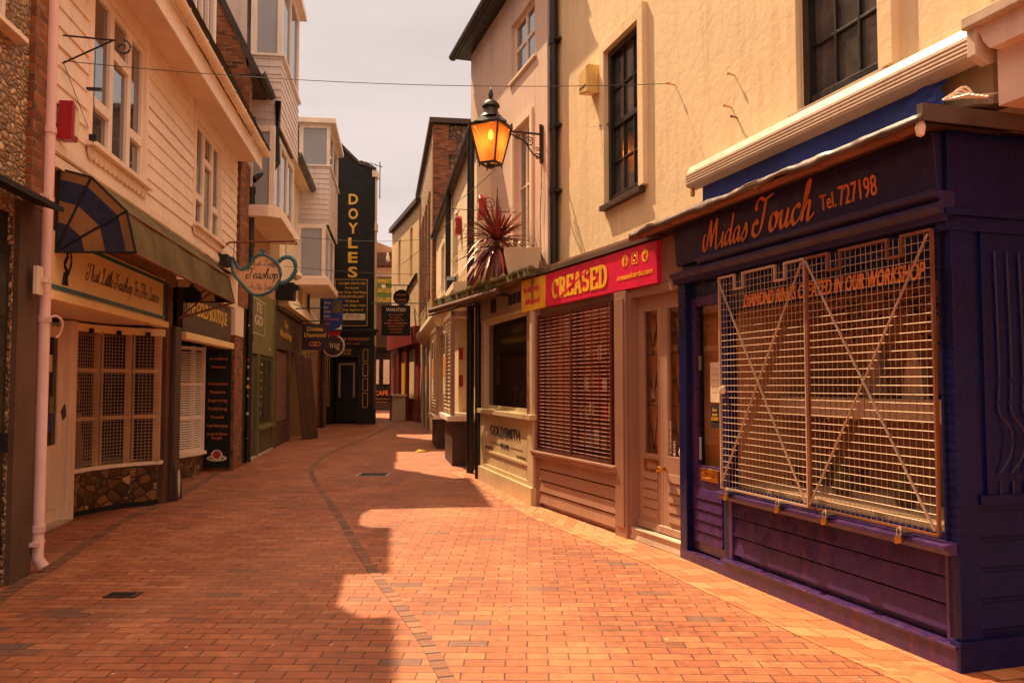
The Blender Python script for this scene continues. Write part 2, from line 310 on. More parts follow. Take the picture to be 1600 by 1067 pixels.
class MB:
    def __init__(s, fr=WORLD): s.f = fr; s.v = []; s.fc = []; s.uv = []
    def q(s, *p, uv=None):
        """one face from (u,v,w) points"""
        b = len(s.v); P = [s.f.P(*x) for x in p]; s.v += P; s.fc.append(list(range(b, b+len(P))))
        if uv is None:
            a = Vector(p[1])-Vector(p[0]); c = Vector(p[-1])-Vector(p[0]); n = a.cross(c)
            x, y, z = abs(n.x), abs(n.y), abs(n.z)
            if y >= x and y >= z: uv = [(k[0], k[2]) for k in p]
            elif x >= z: uv = [(k[1], k[2]) for k in p]
            else: uv = [(k[0], k[1]) for k in p]
        s.uv += uv; return s
    def raw(s, P, faces, uvs=None):
        b = len(s.v); s.v += [Vector(p) for p in P]
        for f in faces:
            s.fc.append([b+i for i in f]); s.uv += [(P[i][0], P[i][2]) for i in f]
        return s
    def hexa(s, a, b, c, d, e, f, g, h):
        for q in ((a, b, c, d), (e, f, g, h), (a, b, f, e), (b, c, g, f), (c, d, h, g), (d, a, e, h)): s.q(*q)
        return s
    def box(s, u0, u1, v0, v1, w0, w1):
        return s.hexa((u0, v0, w0), (u1, v0, w0), (u1, v0, w1), (u0, v0, w1), (u0, v1, w0), (u1, v1, w0), (u1, v1, w1), (u0, v1, w1))
    def prism(s, ax, poly, a, b):
        def m(p, t): return {'u': (t, p[0], p[1]), 'v': (p[0], t, p[1]), 'w': (p[0], p[1], t)}[ax]
        A = [m(p, a) for p in poly]; B = [m(p, b) for p in poly]
        s.q(*A); s.q(*B)
        for i in range(len(poly)): j = (i+1) % len(poly); s.q(A[i], A[j], B[j], B[i])
        return s
    def tube(s, pts, r, n=8, world=False, r2=None):
        P = [Vector(p) if world else s.f.P(*p) for p in pts]; rings = []
        for i, p in enumerate(P):
            t = (P[min(i+1, len(P)-1)]-P[max(i-1, 0)]).normalized()
            a = t.cross(Vector((0, 0, 1)));  a = t.cross(Vector((1, 0, 0))) if a.length < .05 else a
            a.normalize(); c = t.cross(a)
            rr = r if r2 is None else r+(r2-r)*i/(len(P)-1)
            rings.append([p+(a*math.cos(2*math.pi*k/n)+c*math.sin(2*math.pi*k/n))*rr for k in range(n)])
        b = len(s.v)
        for g in rings: s.v += g
        L = 0
        for i in range(len(rings)-1):
            for k in range(n):
                s.fc.append([b+i*n+k, b+i*n+(k+1) % n, b+(i+1)*n+(k+1) % n, b+(i+1)*n+k])
                s.uv += [(k/n*.3, i*.2), ((k+1)/n*.3, i*.2), ((k+1)/n*.3, i*.2+.2), (k/n*.3, i*.2+.2)]
        for e in (0, len(rings)-1):
            s.fc.append([b+e*n+k for k in range(n)]); s.uv += [(0, 0)]*n
        return s
    def bar(s, a, b, w, h):
        """rectangular bar between two points (frame coords)"""
        A = s.f.P(*a); B = s.f.P(*b); t = (B-A).normalized(); x = t.cross(Vector((0, 0, 1)))
        if x.length < .05: x = Vector((s.f.n[0], s.f.n[1], 0))
        x.normalize(); y = t.cross(x); x *= w/2; y *= h/2
        P = [A-x-y, A+x-y, A+x+y, A-x+y, B-x-y, B+x-y, B+x+y, B-x+y]
        return s.raw(P, [(0, 1, 2, 3), (4, 5, 6, 7), (0, 1, 5, 4), (1, 2, 6, 5), (2, 3, 7, 6), (3, 0, 4, 7)])
    def lathe(s, u, v, prof, n=16, rot=0):
        b = len(s.v); c = s.f.P(u, v, 0)
        for r, z in prof:
            for k in range(n):
                a = 2*math.pi*(k+rot)/n; s.v.append(Vector((c.x+r*math.cos(a), c.y+r*math.sin(a), z)))
        for i in range(len(prof)-1):
            for k in range(n):
                s.fc.append([b+i*n+k, b+i*n+(k+1) % n, b+(i+1)*n+(k+1) % n, b+(i+1)*n+k]); s.uv += [(k/n, prof[i][1]), ((k+1)/n, prof[i][1]), ((k+1)/n, prof[i+1][1]), (k/n, prof[i+1][1])]
        for e in (0, len(prof)-1):
            if prof[e][0] > .0005: s.fc.append([b+e*n+k for k in range(n)]); s.uv += [(0, 0)]*n
        return s
    def wall(s, u0, u1, w0, w1, v0, v1, holes=()):
        us = sorted({u0, u1, *[h[0] for h in holes], *[h[1] for h in holes]}); ws = sorted({w0, w1, *[h[2] for h in holes], *[h[3] for h in holes]})
        us = [x for x in us if u0 <= x <= u1]; ws = [x for x in ws if w0 <= x <= w1]
        hole = lambda i, j: any(h[0] <= (us[i]+us[i+1])/2 <= h[1] and h[2] <= (ws[j]+ws[j+1])/2 <= h[3] for h in holes)
        ni, nj = len(us)-1, len(ws)-1
        solid = [[not hole(i, j) for j in range(nj)] for i in range(ni)]
        for i in range(ni):
            for j in range(nj):
                if not solid[i][j]: continue
                a, b, c, d = us[i], us[i+1], ws[j], ws[j+1]
                s.q((a, v0, c), (b, v0, c), (b, v0, d), (a, v0, d)); s.q((a, v1, c), (b, v1, c), (b, v1, d), (a, v1, d))
                if i == 0 or not solid[i-1][j]: s.q((a, v0, c), (a, v1, c), (a, v1, d), (a, v0, d))
                if i == ni-1 or not solid[i+1][j]: s.q((b, v0, c), (b, v1, c), (b, v1, d), (b, v0, d))
                if j == 0 or not solid[i][j-1]: s.q((a, v0, c), (b, v0, c), (b, v1, c), (a, v1, c))
                if j == nj-1 or not solid[i][j+1]: s.q((a, v0, d), (b, v0, d), (b, v1, d), (a, v1, d))
        return s
    def build(s, name, mat, parent=None, loc=None, bevel=0, smooth=False, weld=False):
        base = WL[parent.name] if parent else (Vector(loc) if loc is not None else s._base())
        me = bpy.data.meshes.new(name); me.from_pydata([tuple(p-base) for p in s.v], [], s.fc)
        ul = me.uv_layers.new(name='UVMap')
        for i, c in enumerate(s.uv): ul.data[i].uv = c
        bm = bmesh.new(); bm.from_mesh(me)
        bmesh.ops.remove_doubles(bm, verts=bm.verts, dist=1e-5)
        bmesh.ops.recalc_face_normals(bm, faces=bm.faces); bm.to_mesh(me); bm.free()
        me.materials.append(M[mat] if isinstance(mat, str) else mat)
        if smooth:
            for p in me.polygons: p.use_smooth = True
        o = bpy.data.objects.new(name, me); COL.objects.link(o)
        if parent: o.parent = parent
        else: o.location = base
        WL[o.name] = base
        if bevel:
            b = o.modifiers.new('bevel', 'BEVEL'); b.width = bevel; b.segments = 2; b.limit_method = 'ANGLE'; b.angle_limit = R_(40)
        if smooth:
            e = o.modifiers.new('split', 'EDGE_SPLIT'); e.split_angle = R_(45)
        return o
    def _base(s):
        n = len(s.v); return Vector((sum(p.x for p in s.v)/n, sum(p.y for p in s.v)/n, min(p.z for p in s.v)))
def tag(o, label, cat, group=None):
    o['label'] = label; o['category'] = cat
    if group: o['group'] = group
    return o
def struct(o): o['kind'] = 'structure'; return o
def thing(name, label, cat, loc, group=None):
    o = bpy.data.objects.new(name, None); COL.objects.link(o); o.location = loc; o.empty_display_size = .2
    WL[o.name] = Vector(loc); return tag(o, label, cat, group)

# ---- lettering
_FC = {}
def glyphs(s, bold=0):
    if (s, bold) not in _FC:
        c = bpy.data.curves.new('t', 'FONT'); c.body = s; c.size = 1; c.offset = bold; c.resolution_u = 3; c.extrude = .012; c.space_line = .95
        c.align_x = 'CENTER' if '\n' in s else 'LEFT'
        o = bpy.data.objects.new('t', c); COL.objects.link(o)
        me = bpy.data.meshes.new_from_object(o.evaluated_get(bpy.context.evaluated_depsgraph_get()))
        _FC[(s, bold)] = ([v.co.copy() for v in me.vertices], [list(p.vertices) for p in me.polygons])
        bpy.data.objects.remove(o); bpy.data.curves.remove(c); bpy.data.meshes.remove(me)
    return _FC[(s, bold)]
def text(parent, s, mat, P0, axes, h, width=None, shear=0, align='L', bold=0, name='lettering', arc=None, xs=1):
    """letters of cap height h laid on the plane axes=(ex,ey) from baseline point P0"""
    V, F = glyphs(s, bold); ex, ey = axes; ez = ex.cross(ey)
    k = h/.727; x0 = min(v.x for v in V); x1 = max(v.x for v in V)
    kx = k*xs if width is None else width/(x1-x0)
    off = {'L': -x0, 'C': -(x0+x1)/2, 'R': -x1}[align]
    mb = MB(); out = []
    for v in V:
        x = (v.x+off)*kx + v.y*k*shear; y = v.y*k
        if arc:     # bend round a circle of radius |arc|
            a = x/arc; rr = arc+y; x, y = rr*math.sin(a), rr*math.cos(a)-arc
        out.append(P0+ex*x+ey*y+ez*(v.z*.25+.002))
    mb.raw(out, F); return mb.build(name, mat, parent)
SG = {
 'a': (1.1, [[(.75,.85),(.45,1.0),(.12,.7),(.05,.3),(.25,.02),(.5,.2),(.78,.9)], [(.78,.95),(.7,.3),(.85,.02),(1.1,.3)]]),
 'i': (.6, [[(0,.3),(.2,.6),(.32,1)], [(.32,1),(.25,.25),(.38,0),(.6,.3)], [(.36,1.38),(.42,1.48)]]),
 'd': (1.15, [[(.75,.85),(.45,1.0),(.12,.7),(.05,.3),(.25,.02),(.5,.2),(.78,.9)], [(.95,2.05),(.8,1.0),(.72,.3),(.88,.02),(1.15,.3)]]),
 's': (.8, [[(0,.3),(.35,.8),(.45,1.1)], [(.45,1.1),(.62,.5),(.48,.08),(.2,-.02),(.08,.18)]]),
 'o': (1.0, [[(.5,1),(.15,.85),(.05,.35),(.3,0),(.62,.2),(.72,.65),(.5,1.0)], [(.5,1.0),(.7,.82),(1.0,.9)]]),
 'u': (1.15, [[(0,.6),(.15,1),(.12,.3),(.3,0),(.6,.25),(.78,1)], [(.78,1),(.7,.25),(.85,0),(1.15,.3)]]),
 'c': (.85, [[(.65,.8),(.5,1),(.15,.8),(.05,.35),(.3,0),(.6,.1),(.85,.35)]]),
 'h': (1.2, [[(0,.4),(.4,1.3),(.52,1.95),(.38,2.05),(.25,1.3),(.12,0)], [(.15,.4),(.45,.95),(.7,.85),(.65,.2),(.8,0),(1.2,.3)]]),
 'e': (.85, [[(.05,.45),(.5,.6),(.55,.92),(.3,1),(.08,.6),(.15,.1),(.45,0),(.85,.3)]]),
 'l': (.5, [[(0,.3),(.35,1.3),(.4,2),(.2,1.9),(.12,.6),(.2,.05),(.5,.3)]]),
 't': (.6, [[(0,.3),(.3,1.6)], [(.32,1.7),(.2,.3),(.32,0),(.6,.3)], [(0,1.15),(.6,1.2)]]),
 'p': (1.1, [[(0,.3),(.15,1),(.12,.5),(.02,-.9)], [(.1,.6),(.4,1.0),(.7,.8),(.65,.2),(.35,0),(.12,.2)], [(.5,.03),(1.1,.3)]]),
 'n': (1.2, [[(0,.7),(.15,1),(.12,0)], [(.12,.5),(.45,1),(.7,.85),(.65,.2),(.8,0),(1.2,.3)]]),
 'M': (2.1, [[(-.05,1.15),(-.3,1.1),(-.42,.6),(-.25,.1),(.05,.1),(.25,.8),(.55,2.1)], [(.55,2.1),(.62,1.2),(.72,.15)], [(.72,.15),(1.0,1.1),(1.4,2.1)], [(1.4,2.1),(1.42,1.0),(1.5,.1),(1.7,0),(2.1,.35)]]),
 'T': (1.55, [[(.05,1.45),(.0,1.8),(.3,2.1),(.9,1.95),(1.7,2.15)], [(.95,2.0),(.85,1.1),(.65,.25),(.25,-.05),(-.15,.2),(-.1,.7),(.15,.85),(.25,.6)]]),
 'L': (1.4, [[(.15,1.4),(.45,2.05),(.85,2.0),(.7,1.2),(.45,.3),(.1,-.02),(-.05,.15),(.25,.25),(.75,0),(1.2,.05),(1.4,.3)]]),
 'I': (1.0, [[(0,1.6),(.4,2.0),(.95,2.05)], [(.7,2.0),(.6,.9),(.35,.1),(0,.05),(-.1,.3)]]),
 ' ': (.75, []),
}
def spline(pts, n=6):
    if len(pts) < 3: return pts
    o = []; Q = [pts[0]]+list(pts)+[pts[-1]]
    for i in range(1, len(Q)-2):
        a, b, c, d = Q[i-1:i+3]
        for k in range(n):
            t = k/n; o.append(tuple(.5*((2*b[j])+(-a[j]+c[j])*t+(2*a[j]-5*b[j]+4*c[j]-d[j])*t*t+(-a[j]+3*b[j]-3*c[j]+d[j])*t**3) for j in range(len(b))))
    o.append(pts[-1]); return o
def script(parent, s, mat, P0, axes, xh, width=None, shear=.28, thick=.2, align='L', arc=None, name='lettering'):
    """hand-lettered script: pen strokes whose width follows their direction"""
    ex, ey = axes; ez = ex.cross(ey); x = 0; segs = []
    for ch in s:
        adv, st = SG[ch]
        for k in st: segs.append([(x+a+b*shear, b) for a, b in spline(k)])
        x += adv
    tot = x; kx = xh if width is None else width/tot; ox = {'L': 0, 'C': -tot/2}[align]
    mb = MB(); z = .002
    for sg in segs:
        n = len(sg); Lp, Rp = [], []
        for i in range(n):
            a = sg[max(i-1, 0)]; b = sg[min(i+1, n-1)]; dx, dy = b[0]-a[0], b[1]-a[1]; l = math.hypot(dx, dy) or 1
            wd = thick*(.28+.72*abs(math.sin(math.atan2(dy, dx)-R_(25)))**1.5)*(.6 if i in (0, n-1) else 1)/2
            nx, ny = -dy/l*wd, dx/l*wd
            Lp.append((sg[i][0]+nx, sg[i][1]+ny)); Rp.append((sg[i][0]-nx, sg[i][1]-ny))
        P = []
        for (a, b) in Lp+Rp:
            X, Y = (a+ox)*kx, b*xh
            if arc: t = X/arc; rr = arc+Y; X, Y = rr*math.sin(t), rr*math.cos(t)-arc
            P.append(P0+ex*X+ey*Y+ez*z)
        mb.raw(P, [(i, i+1, n+i+1, n+i) for i in range(n-1)]); z += .00025
    return mb.build(name, mat, parent)
def slab_letters(parent, s, mat, P0, axes, h, width, thick=.20):
    """heavy slab-serif capitals"""
    def arcp(cx, cy, rx, ry, a0, a1, n=10): return [(cx+rx*math.cos(R_(a0+(a1-a0)*k/n)), cy+ry*math.sin(R_(a0+(a1-a0)*k/n))) for k in range(n+1)]
    t = thick
    G = {'C': [arcp(.36, .5, .27, .4, 50, 310), [(.6, .62), (.6, .95)]],
         'R': [[(.15, 0), (.15, 1)], [(.12, .9), (.35, .9)]+arcp(.36, .7, .17, .2, 90, -90)[1:]+[(.12, .5)], [(.35, .5), (.6, .05)], [(0, .06), (.32, .06)], [(0, .94), (.2, .94)], [(.5, .06), (.72, .06)]],
         'E': [[(.15, 0), (.15, 1)], [(0, .92), (.62, .92)], [(.15, .5), (.48, .5)], [(0, .08), (.62, .08)], [(.6, .98), (.6, .7)], [(.6, .3), (.6, .02)]],
         'A': [[(.12, 0), (.34, 1)], [(.36, 1), (.6, 0)], [(.2, .32), (.5, .32)], [(0, .06), (.27, .06)], [(.46, .06), (.74, .06)]],
         'S': [arcp(.34, .72, .22, .2, 20, 250)[:]+arcp(.34, .29, .23, .21, 70, -160)],
         'D': [[(.15, 0), (.15, 1)], [(0, .92), (.3, .92)]+arcp(.3, .5, .3, .42, 85, -85)+[(0, .08)]]}
    ex, ey = axes; ez = ex.cross(ey); x = 0; mb = MB(); z = .002
    tot = len(s)*.74
    for ch in s:
        for st in G[ch]:
            n = len(st); Lp, Rp = [], []
            for i in range(n):
                a = st[max(i-1, 0)]; b = st[min(i+1, n-1)]; dx, dy = b[0]-a[0], b[1]-a[1]; l = math.hypot(dx, dy) or 1
                wd = (t if abs(dy) > abs(dx)*.7 else t*.62)/2; nx, ny = -dy/l*wd, dx/l*wd
                Lp.append((st[i][0]+nx, st[i][1]+ny)); Rp.append((st[i][0]-nx, st[i][1]-ny))
            P = [P0+ex*((x+a)*width/tot)+ey*(b*h)+ez*z for a, b in Lp+Rp]
            mb.raw(P, [(i, i+1, n+i+1, n+i) for i in range(n-1)]); z += .0002
        x += .74
    return mb.build('lettering', mat, parent)

# ---- reusable building pieces
def boards(mb, u0, u1, w0, w1, v, pitch, holes=(), lip=.022):
    w = w0
    while w < w1-.01:
        t = min(w+pitch, w1); cuts = [(h[0], h[1]) for h in holes if h[2] < t-.01 and h[3] > w+.01]; x = u0
        for a, b in sorted(cuts)+[(u1, u1)]:
            if a > x+.01:
                j = random.uniform(-.005, .004)
                mb.prism('u', [(v-.01, w), (v+lip+j, w), (v+.006, t+.004), (v-.01, t+.004)], x, a)
            x = max(x, b)
        w += pitch
    return mb
def window(par, f, u0, u1, w0, w1, v, cols=(.5,), rows=(), fw=.05, bar=.03, mat='whitewood', pane='pane', dep=.05, name='window', sill=None, sillm=None, panes=None):
    """frame mesh (part) > pane, sill (sub-parts); v is the plane of the frame's face"""
    mb = MB(f)
    mb.box(u0, u0+fw, v-dep, v, w0, w1); mb.box(u1-fw, u1, v-dep, v, w0, w1)
    mb.box(u0+fw, u1-fw, v-dep, v-.002, w0, w0+fw); mb.box(u0+fw, u1-fw, v-dep, v-.002, w1-fw, w1)
    for c in cols: x = u0+(u1-u0)*c; mb.box(x-bar/2, x+bar/2, v-dep+.002, v-.005, w0+fw, w1-fw)
    for r in rows: y = w0+(w1-w0)*r; mb.box(u0+fw, u1-fw, v-dep+.004, v-.008, y-bar/2, y+bar/2)
    o = mb.build(name, mat, par, bevel=.003)
    MB(f).box(u0+fw*.5, u1-fw*.5, v-dep*.75, v-dep*.6, w0+fw*.5, w1-fw*.5).build('pane', pane, o)
    if sill is not None:
        MB(f).prism('u', [(v-dep, w0-.07), (v+sill, w0-.07), (v+sill, w0-.03), (v-dep, w0+.0)], u0-.07, u1+.07).build('sill', sillm or mat, o, bevel=.003)
    return o
def gutter(mb, u0, u1, v, w, r=.06):
    prof = [(v+r*math.cos(R_(a)), w+r*math.sin(R_(a))) for a in range(180, 361, 20)]+[(v+r*.85*math.cos(R_(a)), w+r*.85*math.sin(R_(a))) for a in range(360, 179, -20)]
    return mb.prism('u', prof, u0, u1)
def tiles(mb, u0, u1, v0, w0, v1, w1, course=.26, th=.022):
    """sloping roof of lapped courses, from the eave (v0,w0) to the ridge (v1,w1)"""
    L = math.hypot(v1-v0, w1-w0); n = max(1, int(L/course)); a = ((v1-v0)/L, (w1-w0)/L); nn = (-a[1]*(-1 if v1 < v0 else 1), abs(a[0]))
    nn = (a[1], -a[0]) if v1 < v0 else nn
    if nn[1] < 0: nn = (-nn[0], -nn[1])
    for i in range(n):
        s0, s1 = L*i/n, L*(i+1)/n+.03
        p = [(v0+a[0]*s0, w0+a[1]*s0), (v0+a[0]*s1, w0+a[1]*s1)]
        mb.prism('u', [p[0], p[1], (p[1][0]+nn[0]*.012, p[1][1]+nn[1]*.012), (p[0][0]+nn[0]*(th+.02), p[0][1]+nn[1]*(th+.02))], u0, u1)
    return mb
def scroll(mb, c, r0, turns, ex, ey, r=.008, a0=0, n=22, sign=1):
    pts = [c+ex*(r0*(1-.8*k/n)*math.cos(a0+sign*turns*2*math.pi*k/n))+ey*(r0*(1-.8*k/n)*math.sin(a0+sign*turns*2*math.pi*k/n)) for k in range(n+1)]
    return mb.tube(pts, r, 6, world=True)
def meshgrid(mb, u0, u1, w0, w1, v, du, dw, r, n=4):
    k = int(round((u1-u0)/du)); 
    for i in range(1, k): x = u0+(u1-u0)*i/k; mb.tube([(x, v, w0), (x+random.uniform(-.003, .003), v+random.uniform(-.003, .003), w1)], r, n)
    k = int(round((w1-w0)/dw))
    for i in range(1, k): y = w0+(w1-w0)*i/k; mb.tube([(u0, v+r*2, y), (u1, v+r*2, y+random.uniform(-.004, .004))], r, n)
    return mb

exec_parts = []
# ================================================================= GROUND
g = MB(); g.q((-25, -60, 0), (90, -60, 0), (90, 60, 0), (-25, 60, 0)); g = g.build('brick_paved_lane', 'paving', loc=(0, 0, 0)); struct(g)
# paler edge course along the right-hand shops
e = MB(Rf)
def strip(mb, inner, outer, z):
    s = 0
    for i in range(len(inner)-1):
        a, b, c, d = inner[i], inner[i+1], outer[i+1], outer[i]; l = math.dist(a, b); wd = math.dist(a, d)
        mb.q((*a, z), (*b, z), (*c, z), (*d, z), uv=[(0, s), (0, s+l), (wd, s+l), (wd, s)]); s += l
inn = [(-4, -1.6), (-.1, -1.6), (-.1, -.1), (3, -.1), (6.3, .1), (9.2, -.1), (10.3, -.1)]
strip(e, [(-4, -1.2), (0, -1.2), (.02, -.1), (2.9, -.1), (6.3, .15), (9.3, -.1), (10.4, -.2)], [(-4, .42), (0, .42), (.3, .43), (2.9, .42), (5.4, .60), (8.6, .45), (10.4, .40)], .004)
struct(e.build('edge_paving', 'paving2', loc=(0, 0, 0)))
ch = [(.9, 1.5), (.35, 2.6), (-.05, 3.6), (-.31, 4.26), (-.51, 4.96), (-.80, 5.83), (-1.21, 7.06), (-1.67, 8.58), (-2.31, 10.64), (-3.04, 12.94), (-3.41, 14.24), (-3.7, 15.72), (-3.96, 18.18), (-4.03, 20.66), (-4.13, 24.52), (-4.4, 32)]
ch = spline(ch, 8)
def ribbon(name, pts, wd, mat, z):
    mb = MB(); s = 0
    for i in range(len(pts)-1):
        def off(k):
            a = pts[max(k-1, 0)]; b = pts[min(k+1, len(pts)-1)]; l = math.dist(a, b); return ((b[1]-a[1])/l*wd/2, -(b[0]-a[0])/l*wd/2)
        o0, o1 = off(i), off(i+1); l = math.dist(pts[i], pts[i+1]); (x0, y0), (x1, y1) = pts[i], pts[i+1]
        mb.q((y0-o0[1], x0-o0[0], z), (y1-o1[1], x1-o1[0], z), (y1+o1[1], x1+o1[0], z), (y0+o0[1], x0+o0[0], z), uv=[(s, 0), (s+l, 0), (s+l, wd), (s, wd)]); s += l
    return struct(mb.build(name, mat, loc=(0, 0, 0)))
ribbon('drain_channel', ch, .085, 'setts', .005)
ribbon('drain_channel', spline([(-3.2, 4.6), (-3.66, 6.19), (-3.74, 6.75), (-4.07, 8.22), (-4.32, 9.61), (-4.36, 10.48), (-4.5, 11.44), (-4.87, 13.56), (-5.2, 15.6)], 5), .10, 'setts', .0048)
mh = thing('manhole_cover', 'rectangular iron manhole cover set in the brick paving', 'manhole cover', (-2.28, 13.85, .005))
m = MB(); m.box(13.6, 14.1, -2.55, -2.02, .004, .010); m.build('frame', 'stone', mh)
m = MB(); m.box(13.64, 14.06, -2.51, -2.06, .010, .014)
for i in range(7):
    for j in range(7): m.box(13.66+i*.057, 13.69+i*.057, -2.49+j*.06, -2.455+j*.06, .014, .018)
m.build('lid', 'iron', mh)
dc = thing('drain_grate', 'small dark drain grate in the paving near the pink downpipe', 'drain', (-2.76, 6, .005))
m = MB(); m.box(5.93, 6.07, -2.88, -2.65, .004, .009); m.build('frame', 'brownd', dc)
m = MB()
for i in range(7): m.box(5.95, 6.05, -2.86+i*.026, -2.848+i*.026, .009, .014)
m.build('bars', 'blackm', dc)

# ================================================================= LEFT: corner flint cottage
f = Lf
h0 = thing('flint_cottage', 'flint cottage with brick quoin at the left edge, black shop door under a canopy', 'house', f.P(-2, 0, 0))
MB(f).wall(-7, -.03, 0, 6.4, -.5, -.06, [(-6, -.48, 0, 2.8), (-1.9, -.62, 4.15, 5.5)]).build('flint_wall', 'flint', h0)
MB(f).wall(-.30, -.03, 2.9, 6.4, -.3, -.015, []).build('brick_quoin', 'brick', h0)
MB(f).box(-.46, -.10, -.3, -.02, 0, 2.9).build('pilaster', 'concrete', h0)
MB(f).box(-6, -.46, -.35, -.10, 0, 2.8).build('shopfront', 'blackm', h0)
d_ = MB(f)
d_.box(-1.5, -.52, -.10, -.06, .02, 2.55); d_.box(-1.42, -.6, -.06, -.045, .1, .9); d_.box(-1.42, -.6, -.06, -.045, 1.0, 1.9); d_.box(-1.42, -.6, -.06, -.045, 2.0, 2.45)
d_ = d_.build('door', 'black', h0, bevel=.008); MB(f).box(-.60, -.56, -.05, .0, 1.0, 1.14).build('handle', 'iron', d_)
MB(f).prism('u', [(-.02, 2.92), (.20, 2.86), (.20, 2.90), (-.02, 3.02)], -4, -.22).build('canopy', 'blackm', h0)
window(h0, f, -1.9, -.62, 4.15, 5.5, -.1, (.5,), (.5,), sill=.14, sillm='white')
MB(f).prism('v', [(-7, 6.4), (-.02, 6.4), (-.02, 6.6), (-7, 6.6)], -4, .2).build('roof', 'slate', h0)

dp = thing('downpipe', 'pink painted downpipe at the corner beside the teashop door', 'downpipe', f.P(.03, .05, 0))
m = MB(f); m.tube([(-.03, .0, 6.2), (-.03, .0, .12), (-.03, .05, .04)], .046, 14); 
m.build('pipe', 'pipepink', dp, smooth=True)
for z in (.32, 2.0, 3.55, 4.9): MB(f).tube([(-.03, .0, z), (-.03, .0, z+.05)], .056, 14).build('collar', 'pipepink', dp, smooth=True)
for z in (.22, 3.0): MB(f).box(-.14, .04, -.05, .03, z, z+.03).build('bracket', 'pipepink', dp)
t = MB(f); t.tube(spline([(-.10, .04, 2.02), (-.06, .1, 2.05), (-.0, .13, 2.0), (.02, .10, 1.9), (.0, .08, 1.88)], 5), .01, 6)
tag(t.build('wall_hook', 'pipepink'), 'small pink painted hook curling from the pipe beside the black door', 'hook')
t = MB(f).box(-.33, -.22, .03, .06, 2.20, 2.42).box(-.26, -.14, .06, .09, 2.30, 2.34)
tag(t.build('wall_bracket', 'white'), 'small white metal bracket on the pebble-dashed pilaster', 'bracket')

# ================================================================= LEFT: weatherboarded house with the teashop
h1 = thing('weatherboard_house', 'peach weatherboarded house over the teashop, with white casement windows and deep eaves', 'house', f.P(4, 0, 0))
W1 = (.82, 2.44, 3.72, 5.24); W2 = (4.80, 6.46, 3.74, 5.22)
MB(f).wall(0, 7.9, 3.5, 5.5, -.3, -.01, [W1, W2]).build('wall', 'board', h1)
m = MB(f); boards(m, .0, 7.9, 3.5, 5.45, 0, .165, [(W1[0]-.08, W1[1]+.08, W1[2]-.02, W1[3]+.2), (W2[0]-.08, W2[1]+.08, W2[2]-.02, W2[3]+.2)])
m.build('weatherboards', 'board', h1)
for Wd in (W1, W2):
    a, b, c, d = Wd
    m = MB(f); m.box(a-.09, a, -.02, .035, c, d+.22); m.box(b, b+.09, -.02, .035, c, d+.22); m.box(a, b, -.02, .033, d, d+.22)
    m.build('window_surround', 'board', h1, bevel=.003)
    ms = MB(f)
    x1, x2 = a+(b-a)*.36, a+(b-a)*.70
    for (p0, p1) in ((a, x1), (x1, x2), (x2, b)):
        ms.box(p0, p0+.055, -.06, 0, c, d); ms.box(p1-.055, p1, -.06, 0, c, d); ms.box(p0+.055, p1-.055, -.06, -.002, c, c+.06); ms.box(p0+.055, p1-.055, -.06, -.002, d-.06, d)
    for (p0, p1, z) in ((a, x1, c+.42), (x1, x2, d-.45), (x2, b, c+.45)): ms.box(p0+.055, p1-.055, -.06, .012, z-.05, z+.05)
    o = ms.build('window', 'whitewood', h1, bevel=.004)
    MB(f).box(a+.03, b-.03, -.045, -.035, c+.03, d-.03).build('pane', 'pane', o)
    MB(f).box(a-.12, b+.12, -.02, .10, c-.05, c).build('sill', 'white', o, bevel=.004)
    sc_ = MB(f)     # scalloped fringe board under the sill
    n = 14; wd_ = (b-a+.16)/n
    for k in range(n):
        x = a-.08+k*wd_; sc_.prism('v', [(x, c-.052), (x+wd_, c-.052), (x+wd_, c-.11), (x+wd_*.8, c-.15), (x+wd_*.5, c-.165), (x+wd_*.2, c-.15), (x, c-.11)], .024, .045)
    sc_.build('scalloped_trim', 'white', h1)
m = MB(f); m.box(-.0, 7.9, -.3, .40, 5.44, 5.47); m.box(0, 7.9, .40, .43, 5.30, 5.56); m.build('soffit', 'board', h1)
m = MB(f); m.box(0, 7.9, -.02, .04, 3.42, 3.50); m.build('bottom_trim', 'board', h1)
m = MB(f); gutter(m, -.05, 7.98, .50, 5.60, .065)
for u in (0.4, 1.25, 2.1, 2.95, 3.8, 4.65, 5.5, 6.35, 7.2, 7.9): gutter(m, u-.02, u+.02, .50, 5.60, .074)
m.build('gutter', 'white', h1)
m = MB(f); tiles(m, -.1, 7.9, .54, 5.64, -1.9, 10.4); m.build('roof', 'slate', h1)
MB(f).box(0, 7.9, -6, -1.5, 0, 3.45).box(0, 7.9, -6, -.31, 3.45, 5.6).build('rear_block', 'dark', h1)
MB(f).box(0, 7.9, -1.5, -.31, 3.42, 3.44).build('ceiling', 'board', h1)
